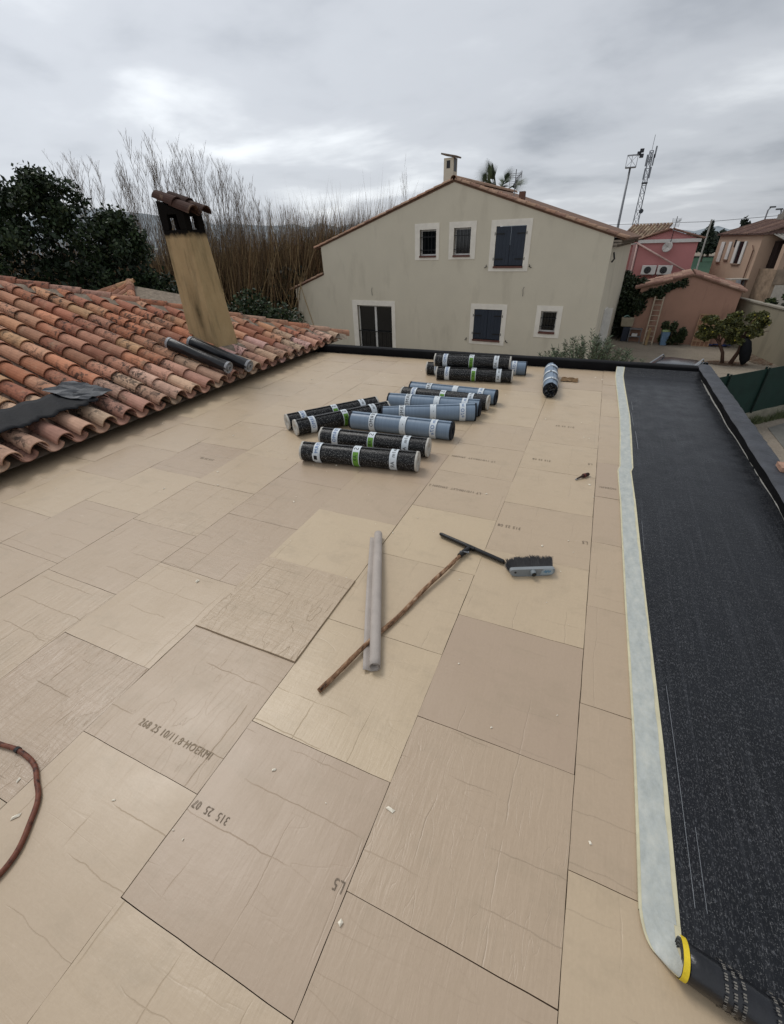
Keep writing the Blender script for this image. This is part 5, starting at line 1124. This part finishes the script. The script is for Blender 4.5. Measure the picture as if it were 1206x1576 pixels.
for s in (-1, 1):
    m = MB(); m.tube([(s*.52, -.72, 1.40), (s*.52, -.62, 1.50), (s*.52, .95, 1.52), (s*.52, 1.15, 1.42)], .018, 6); m.build('roof_rail', simple('chrome_rail', '#9a9da0', .35, .5, metal=.6) if s < 0 else bpy.data.materials['chrome_rail'], cr_)
    for yy in (-1.25, 1.25):
        m = MB(); m.tube([(s*(W2-.16), yy, .31), (s*(W2+.02), yy, .31)], .31, 24); wh = m.build('wheel', simple('tyre', '#151515', .8) if (s < 0 and yy < 0) else bpy.data.materials['tyre'], cr_)
        m = MB(); m.tube([(s*(W2-.02), yy, .31), (s*(W2+.03), yy, .31)], .19, 16); m.build('rim', MT['grey'], wh)
    m = MB(); m.hexa([Vector(p) for p in [(s*.45, -1.98, .68), (s*.68, -1.96, .68), (s*.68, -1.85, .68), (s*.45, -1.85, .68), (s*.45, -1.99, .86), (s*.68, -1.95, .86), (s*.68, -1.85, .86), (s*.45, -1.85, .86)]]); m.build('taillight', simple('red_lamp', '#6a1512', .3), cr_)
m = MB(); m.tube([(.0, -.5, 1.45), (.0, -.6, 1.62)], .006, 5); m.build('aerial', MT['iron'], cr_)
m = MB(); m.bar((-.02, 1.45, 1.26), (.40, 1.60, 1.12), .02, .01); m.build('wiper', MT['iron'], cr_)
# ------------------------------------------------------------------ pink house
pk_ = empty('pink_house', (3.14, 30.84, GZ), R_(-6), 'pink rendered house with a white band under its pediment, dish and two cooling units', 'house')
m = MB(); m.box(-1.72, 1.05, 0, 5, 0, Z(1.14)); m.box(-2.75, -1.72, .35, 5, 0, Z(1.14)); m.prism([(-1.66, Z(1.30)), (1.05, Z(1.30)), (-.32, Z(1.72))], 0.0, .12); m.build('wall', MT['pink'], pk_)
m = MB(); m.box(-1.80, 1.16, -.10, .3, Z(1.14), Z(1.30)); m.box(-2.85, -1.80, .25, .45, Z(1.08), Z(1.18)); m.build('cornice', MT['white'], pk_)
m = MB(); m.hexa([Vector(p) for p in slab((-.32, Z(1.73)), (1.26, Z(1.27)), -.14, 5.2, .05)]); m.hexa([Vector(p) for p in slab((-1.88, Z(1.27)), (-.32, Z(1.73)), -.14, 5.2, .05)]); m._add([(-2.9, .2, Z(1.2)), (-1.7, .2, Z(1.2)), (-.6, 2.6, Z(1.95)), (-2.3, 2.6, Z(1.95))], [(0, 1, 2, 3)]); rf = m.build('roof', simple('pink_roof_bed', '#6f5040', .9), pk_)
mb = roof_cover((1.30, Z(1.25)), (-.30, Z(1.73)), -.1, .3, rseed=4, r=.05, cols=tc_); mb2 = roof_cover((-1.92, Z(1.25)), (-.34, Z(1.73)), -.1, .3, rseed=5, r=.05, cols=tc_)
for k in range(12):
    x = -2.85+.175*k; uu = Vector((.45, 2.4, .75)).normalized(); t = 0
    while t < 2.3: mb.cur = tuple(Vector(rn.choice([srgb('#94806c'), srgb('#8d7562'), srgb('#9c8a74'), srgb('#7d6658')]))*rn.uniform(.8, 1.1)); barrel(mb, Vector((x, .15, Z(1.22)))+uu*t, uu, Vector((1, 0, 0)), Vector((0, -.3, .95)), .42, .085, .075, n=6); t += .38
mb.build('cover_tiles', MT['tile_clean'], rf); mb2.build('verge_tiles', MT['tile_clean'], rf)
for xx in (-1.28, -.51):
    ac = MB(); ac.box(xx, xx+.70, -.42, -.06, Z(-.34), Z(.09)); a_ = ac.build('cooling_unit', MT['white'], pk_, bevel=.01)
    m = MB(); m.tube([(xx+.30, -.43, Z(-.125)), (xx+.30, -.424, Z(-.125))], .175, 20); f_ = m.build('fan_grille', MT['dark'], a_); m = MB()
    for q in (.05, .1, .15): m.tube([(xx+.30+q*math.cos(t*math.pi/10), -.436, Z(-.125)+q*math.sin(t*math.pi/10)) for t in range(21)], .005, 4)
    m.build('grille_ring', MT['grey'], f_)
    m = MB(); m.box(xx+.08, xx+.12, -.42, -.0, Z(-.40), Z(-.345)); m.box(xx+.58, xx+.62, -.42, -.0, Z(-.40), Z(-.345)); m.build('bracket', MT['grey'], a_)
m = MB(); dn = Vector((-.35, -.85, .35)).normalized(); e1_ = dn.orthogonal().normalized(); e2_ = dn.cross(e1_); c0 = Vector((-.30, -.30, Z(.93))); rows = []
for q, f in ((0, 0), (.1, .01), (.18, .03), (.25, .055)): rows.append([c0+dn*f+(e1_*math.cos(2*math.pi*k/20)+e2_*math.sin(2*math.pi*k/20))*(q+.001) for k in range(21)])
m.grid(rows); ds = m.build('satellite_dish', simple('dish_grey', '#a5a09b', .6), pk_, smooth=True); so = ds.modifiers.new('t', 'SOLIDIFY'); so.thickness = .012
m = MB(); m.tube([c0, c0+Vector((0, .25, -.05)), (-.30, 0, Z(.7))], .015, 5); m.tube([c0-e2_*.2+dn*.04, c0+dn*.30], .01, 5); m.build('dish_arm', MT['grey'], ds)
m = MB(); tv_aerial(m, (-.22, -.16, Z(1.35)), .95, .9, .5); m.tube([(-.22, -.12, Z(.9)), (-.22, -.16, Z(1.4))], .015, 5); m.build('tv_aerial', MT['iron'], pk_)
m = MB(); m.tube([(-1.82, -.12, Z(1.16)), (.95, -.35, Z(-.24))], .045, 8); m.tube([(-1.80, -.05, Z(1.1)), (-1.80, -.05, 0)], .05, 8); m.build('drainpipe', simple('pinkish_pipe', '#b79a92', .6), pk_, smooth=True)
m = MB(); m.box(-2.0, -1.74, .0, .36, 0, Z(1.1)); m.build('corner_strip', simple('pale_pink_strip', '#b48f8c', .8), pk_)
cw_ = empty('coping_wall', (4.7, 29.8, GZ), 0, 'low reddish wall with tile coping running behind the shed to the peach house', 'wall')
m = MB(); m.bar((4.0, 30.6, -1.8), (6.3, 28.6, -1.95), .15, 2.4); part(m, 'wall_body', simple('red_wall', '#5b3934', .9), cw_); m = MB(); m.bar((4.0, 30.6, -.52), (6.3, 28.6, -.78), .26, .08); part(m, 'coping', simple('red_coping', '#7d5344', .9), cw_)
# ------------------------------------------------------------------ peach house at the right
vd = math.atan2(32.94-29.27, 5.46-6.59)    # direction of the long wall, near corner to far corner
ph_ = empty('peach_house', (6.59, 29.27, GZ), vd, 'peach rendered house with white shutters and a corrugated porch at the right edge', 'house')
# local: +x along the long wall away from the camera, -y side is ... the wall face seen from the left is at y=0+, house body at y<0
m = MB(); m.prism([(0, 0), (3.86, 0), (3.86, -4), (0, -4)], 0, Z(1.40), 'z'); m.build('wall', MT['rh'], ph_)
m = MB(); m._add([(-.15, .14, Z(1.38)), (4.0, .14, Z(1.38)), (3.4, -2.2, Z(2.05)), (.0, -2.2, Z(2.1)), (-.15, -4.2, Z(1.38)), (4.0, -4.2, Z(1.38))], [(0, 1, 2, 3), (3, 2, 5, 4), (0, 3, 4), (1, 5, 2)]); rf = m.build('roof', simple('brown_tile_roof', '#63504a', .9, .1, .5, 5, .8, 12), ph_)
m = MB()
for k in range(26):
    x = -.1+.157*k; m.cur = tuple(Vector(rn.choice([srgb('#65504a'), srgb('#5a463f'), srgb('#70594f')]))*rn.uniform(.8, 1.1)); uu = Vector((-.05, -2.34, .68)).normalized(); barrel(m, Vector((x, .15, Z(1.40))), uu, Vector((1, 0, 0)), Vector((0, .28, .96)), 2.2, .05, .045, n=5)
m.build('cover_tiles', MT['tile_clean'], rf)
def pwin(xa, xb, za, zb, leaf):
    m = MB(); m.box(xa, xb, .002, .012, Z(za), Z(zb)); wd = m.build('window', MT['glass'], ph_)
    for a, b in leaf: m = MB(); m.box(a, b, .013, .05, Z(za)-.01, Z(zb)+.01); m.build('shutter', MT['white'], wd)
    m = MB(); m.box(xa-.05, xb+.05, .002, .07, Z(za)-.06, Z(za)-.012); m.build('sill', simple('peach_sill', '#8b7565', .9), wd)
pwin(3.10, 3.42, .17, 1.07, [(3.10, 3.42)]); pwin(2.42, 2.72, .30, 1.08, [(2.42, 2.68)]); pwin(1.25, 1.85, .14, 1.10, [(1.10, 1.30), (1.74, 1.98)])
m = MB(); m.box(2.10, 2.22, .002, .02, Z(.85), Z(1.18)); m.build('slit_window', MT['dark'], ph_)
for xa, za in ((2.95, -.62), (2.0, -.70), (3.5, -.55)): m = MB(); m.box(xa, xa+.3, .002, .012, Z(za)-.45, Z(za)); d_ = m.build('window', MT['glass'], ph_); m = MB(); m.box(xa-.08, xa+.38, .002, .20, Z(za), Z(za)+.05); m.build('lintel', simple('pale_lintel', '#a39382', .9) if xa == 2.95 else bpy.data.materials['pale_lintel'], d_)
m = MB(); m.tube([(.32, .06, Z(-1)), (.32, .06, Z(.75))], .03, 6); m.tube([(.32, .06, Z(.75)), (.5, .06, Z(.95))], .02, 6); m.build('drainpipe', simple('brown_pipe', '#6e5548', .7), ph_)
m = MB(); m.box(-.1, .5, .01, .8, Z(-.50), Z(-.46)); m.build('awning', simple('pale_awning', '#a09a90', .6), ph_)
m = MB(); m.box(.2, .9, .003, .03, Z(-1.5), Z(-.55)); m.build('white_door', simple('bluish_door', '#8f959a', .6), ph_)
# near face: balcony with corrugated roof, towards -x, spreading to -y
m = MB(); m.prism([(-1.35, -.35), (-.01, -.35), (-.01, -4), (-1.35, -4)], 0, Z(-.02), 'z'); m.build('porch_base', simple('dirty_peach', '#8f7d6a', .9, .1, .35, 3), ph_)
m = MB(); m.box(-1.38, -1.33, -4, -.35, Z(-.62), Z(.0)); m.build('balcony_ledge', simple('dirty_ledge', '#8b7c6c', .9, .1, .4, 2), ph_)
m = MB(); m.box(-1.37, -1.352, -4, -.5, 0.2, Z(-.65)); m.build('white_panel', simple('pale_panel', '#b0a99d', .8), ph_)
m = MB(); m.box(-1.3, -1.05, -.62, -.36, Z(-.02), Z(1.0)); m.build('porch_pillar', MT['rh'], ph_)
m = MB(); m.box(-.35, -.02, -4, -.6, Z(-.02), Z(1.1)); m.build('porch_shadow_wall', simple('porch_shade_brown', '#2e231f', .9), ph_)  # shade of the porch opening put into the wall's dark brown
m = MB(); rows = []
for k in range(90): y_ = -.30-3.6*k/89; z_ = .025*math.sin(k*1.5); rows.append([(-.0, y_, Z(1.44)+z_), (-1.5, y_, Z(1.06)+z_)])
m.grid(rows); o = m.build('corrugated_roof', simple('corrugated_grey', '#77746e', .7, .2, .3, 4), ph_, smooth=True); so = o.modifiers.new('t', 'SOLIDIFY'); so.thickness = .012
m = MB()
for k in range(9): m.tube([(-1.36, -.8-.3*k, Z(0)), (-1.36, -.8-.3*k, Z(.45))], .012, 4)
m.build('railing', MT['iron'], ph_)
m = MB(); m.box(2.0, 2.5, -2.2, -1.75, Z(1.85), Z(2.22)); m.tube([(2.25, -2.0, Z(2.2)), (2.25, -2.0, Z(2.42))], .22, 10); m.build('chimney', simple('grey_chimney', '#7f7a73', .9), ph_)
m = MB(); tv_aerial(m, (1.2, -1.9, Z(1.9)), .95, .7, .3); m.build('tv_aerial', MT['iron'], ph_)
# ------------------------------------------------------------------ masts, posts and far trees
fm = empty('floodlight_mast', (.33, 60, GZ), 0, 'grey floodlight mast with basket and lamps, left of the lattice tower', 'floodlight')
m = MB(); m.tube([(0, 0, 0), (0, 0, 10.2)], [.16, .09], 10); m.build('pole', MT['grey'], fm, smooth=True)
m = MB()
for z in (10.2, 11.15):
    P = [(-.45, -.3, z), (.5, -.3, z), (.5, .3, z), (-.45, .3, z)]
    for i in range(4): m.bar(P[i], P[(i+1) % 4], .05)
for x in (-.45, .0, .5): m.bar((x, -.3, 10.2), (x, -.3, 11.15), .04); m.bar((x, .3, 10.2), (x, .3, 11.15), .04)
m.bar((-.45, -.3, 10.2), (.5, -.3, 11.15), .03); m.bar((.5, -.3, 10.2), (-.45, -.3, 11.15), .03); m.box(-.45, .5, -.3, .3, 10.14, 10.2); m.build('basket', MT['grey'], fm)
for (x, z) in ((.55, 11.25), (.80, 11.05), (.75, 11.45)): m = MB(); m.box(x-.18, x+.18, -.2, .15, z-.16, z+.14); m.build('lamp_head', simple('dark_lamp', '#33353a', .5) if (x, z) == (.55, 11.25) else bpy.data.materials['dark_lamp'], fm, bevel=.03)
lt_ = empty('lattice_tower', (2.6, 80, GZ), 0, 'tall grey lattice telecom tower against the clouds', 'tower')
m = MB(); H_ = 13.6; w0, w1 = .85, .40; ns = 15
cs = [(-1, -1), (1, -1), (1, 1), (-1, 1)]
def tw(z): return w0+(w1-w0)*min(1, z/H_)
for (a, b) in cs: m.tube([(a*tw(0)*.5, b*tw(0)*.5, 0), (a*tw(H_)*.5, b*tw(H_)*.5, H_)], .05, 5)
for k in range(ns):
    z0_, z1_ = H_*k/ns, H_*(k+1)/ns
    for i in range(4):
        a, b = cs[i], cs[(i+1) % 4]; p = lambda c, z: (c[0]*tw(z)*.5, c[1]*tw(z)*.5, z); m.bar(p(a, z0_), p(b, z1_), .035); m.bar(p(b, z0_), p(a, z1_), .035); m.bar(p(a, z1_), p(b, z1_), .035)
m.build('lattice', simple('tower_steel', '#6d7178', .5, .4), lt_)
for k, (x, z) in enumerate([(-.38, 12.6), (.0, 12.8), (.42, 12.6), (.48, 13.4), (-.3, 11.2), (.35, 11.3)]):
    m = MB(); m.box(x-.09, x+.09, -.4, -.28, z-.6, z+.6); m.build('antenna_panel', simple('antenna_grey', '#7d8188', .5) if k == 0 else bpy.data.materials['antenna_grey'], lt_)
m = MB(); m.tube([(0, 0, H_), (0, 0, H_+1.6)], .03, 5); m.build('whip_aerial', MT['grey'], lt_); m = MB(); m.tube([(.35, -.4, 7.1), (.35, -.6, 7.1)], .28, 12); m.box(-.35, .35, -.5, .4, 10.15, 10.3); m.build('dish', simple('dark_dish', '#3c4046', .5), lt_)
for i, (x, y, h_, lab) in enumerate([(6.47, 44.5, 5.3, 'thin pale net post in front of the sports field'), (5.6, 44.9, 4.1, 'thin dark net post beside the pink house wall')]):
    m = MB(); m.tube([(x, y, GZ), (x+.02, y, GZ+h_)], .055, 6); tag(m.build('net_post', simple('pale_post' if i == 0 else 'dark_post', '#9b9a94' if i == 0 else '#6a6c6c', .6)), lab, 'post')
m = MB(); m.tube([(-3, 48, 2.3), (6.47, 44.5, 2.17), (16, 44, 2.6), (30, 44, 2.6)], .018, 4); tag(m.build('overhead_cable', MT['iron']), 'thin cable strung above the sports field between posts', 'cable')
m = MB(); p0 = Vector((5.62, 44.7, -.55)); m.box(p0.x-.18, p0.x+.28, p0.y-.1, p0.y, -.85, -.45); tag(m.build('field_sign', MT['white']), 'small blank pale board on the field fence beside the pink house', 'sign')
for i, (x, y, zt_, lab) in enumerate([(9.6, 44, 2.85, 'street lamp behind the peach house roof, left of two'), (10.35, 43.8, 2.7, 'street lamp behind the peach house roof, right of two')]):
    root = empty('street_lamp', (x, y, GZ), 0, lab, 'street lamp'); h_ = zt_-GZ; m = MB(); m.tube([(0, 0, 0), (.02, 0, h_-.15), (-.05 if i else .12, 0, h_)], .045, 6); m.build('pole', MT['grey'], root)
    m = MB(); m.box(-.35 if i else .05, .05 if i else .40, -.08, .08, h_-.03, h_+.06); m.build('lamp_head', simple('lamp_casing', '#4d4f52', .5) if not i else bpy.data.materials['lamp_casing'], root, bevel=.02)
rn = random.Random(55); dk = [(.022, .032, .020), (.030, .042, .024), (.040, .048, .030), (.016, .024, .016)]
def far_tree(x, y, w_, h_, label, group, cols=dk, conifer=False):
    root = empty('cypress_tree' if conifer else 'distant_tree', (x, y, GZ), 0, label, 'tree', group); bl = []
    if conifer:
        for k in range(16): t = k/15; bl += [(x+jit(w_*.25*(1-t)), y, GZ+h_*(.25+.75*t), w_*.5*(1-t*.9)*rn.uniform(.7, 1.1), w_*.4*(1-t), h_*.05)]
    else:
        for k in range(26): a = rn.random()*6.28; q = rn.random()**.5; bl.append((x+w_*.5*q*math.cos(a), y+w_*.4*q*math.sin(a), GZ+h_*rn.uniform(.35, .92)*(1-.25*q), w_*.16, w_*.16, h_*.10))
    m = MB(); leaves(m, bl, 2600, .34 if y < 110 else .62, cols, rn, hollow=.1); part(m, 'crown', LEAF, root, recalc=False); m = MB(); m.tube([(x, y, GZ), (x, y, GZ+h_*.6)], [w_*.05, w_*.03], 6); part(m, 'trunk', bark, root)
for k in range(9):
    x = 11+k*2.6+jit(.5); far_tree(x, 121+jit(3), 5.2, 4.7+jit(.6)+(.5 if k % 3 == 0 else 0), f"dark rounded tree beyond the sports field, {NUM[k]} of the line from the left", 'trees beyond the sports field')
far_tree(14.85, 100, 2.6, 6.2, 'pointed dark conifer standing left of the peach house roof', None, conifer=True)
far_tree(17.6, 92, 2.6, 6.2, 'dark tree crown touching the peach house roof slope', None)
far_tree(4.6, 60, 2.8, 5.0, 'brownish bare-topped tree just above the pink house roof', None, [srgb('#5a5248'), srgb('#6b6356'), srgb('#4c4a3c')])
far_tree(6.5, 62, 2.4, 4.7, 'thin greenish tree behind the right end of the pink house roof', None, [srgb('#5a5a48'), srgb('#6b6356'), srgb('#4c4a3c')])
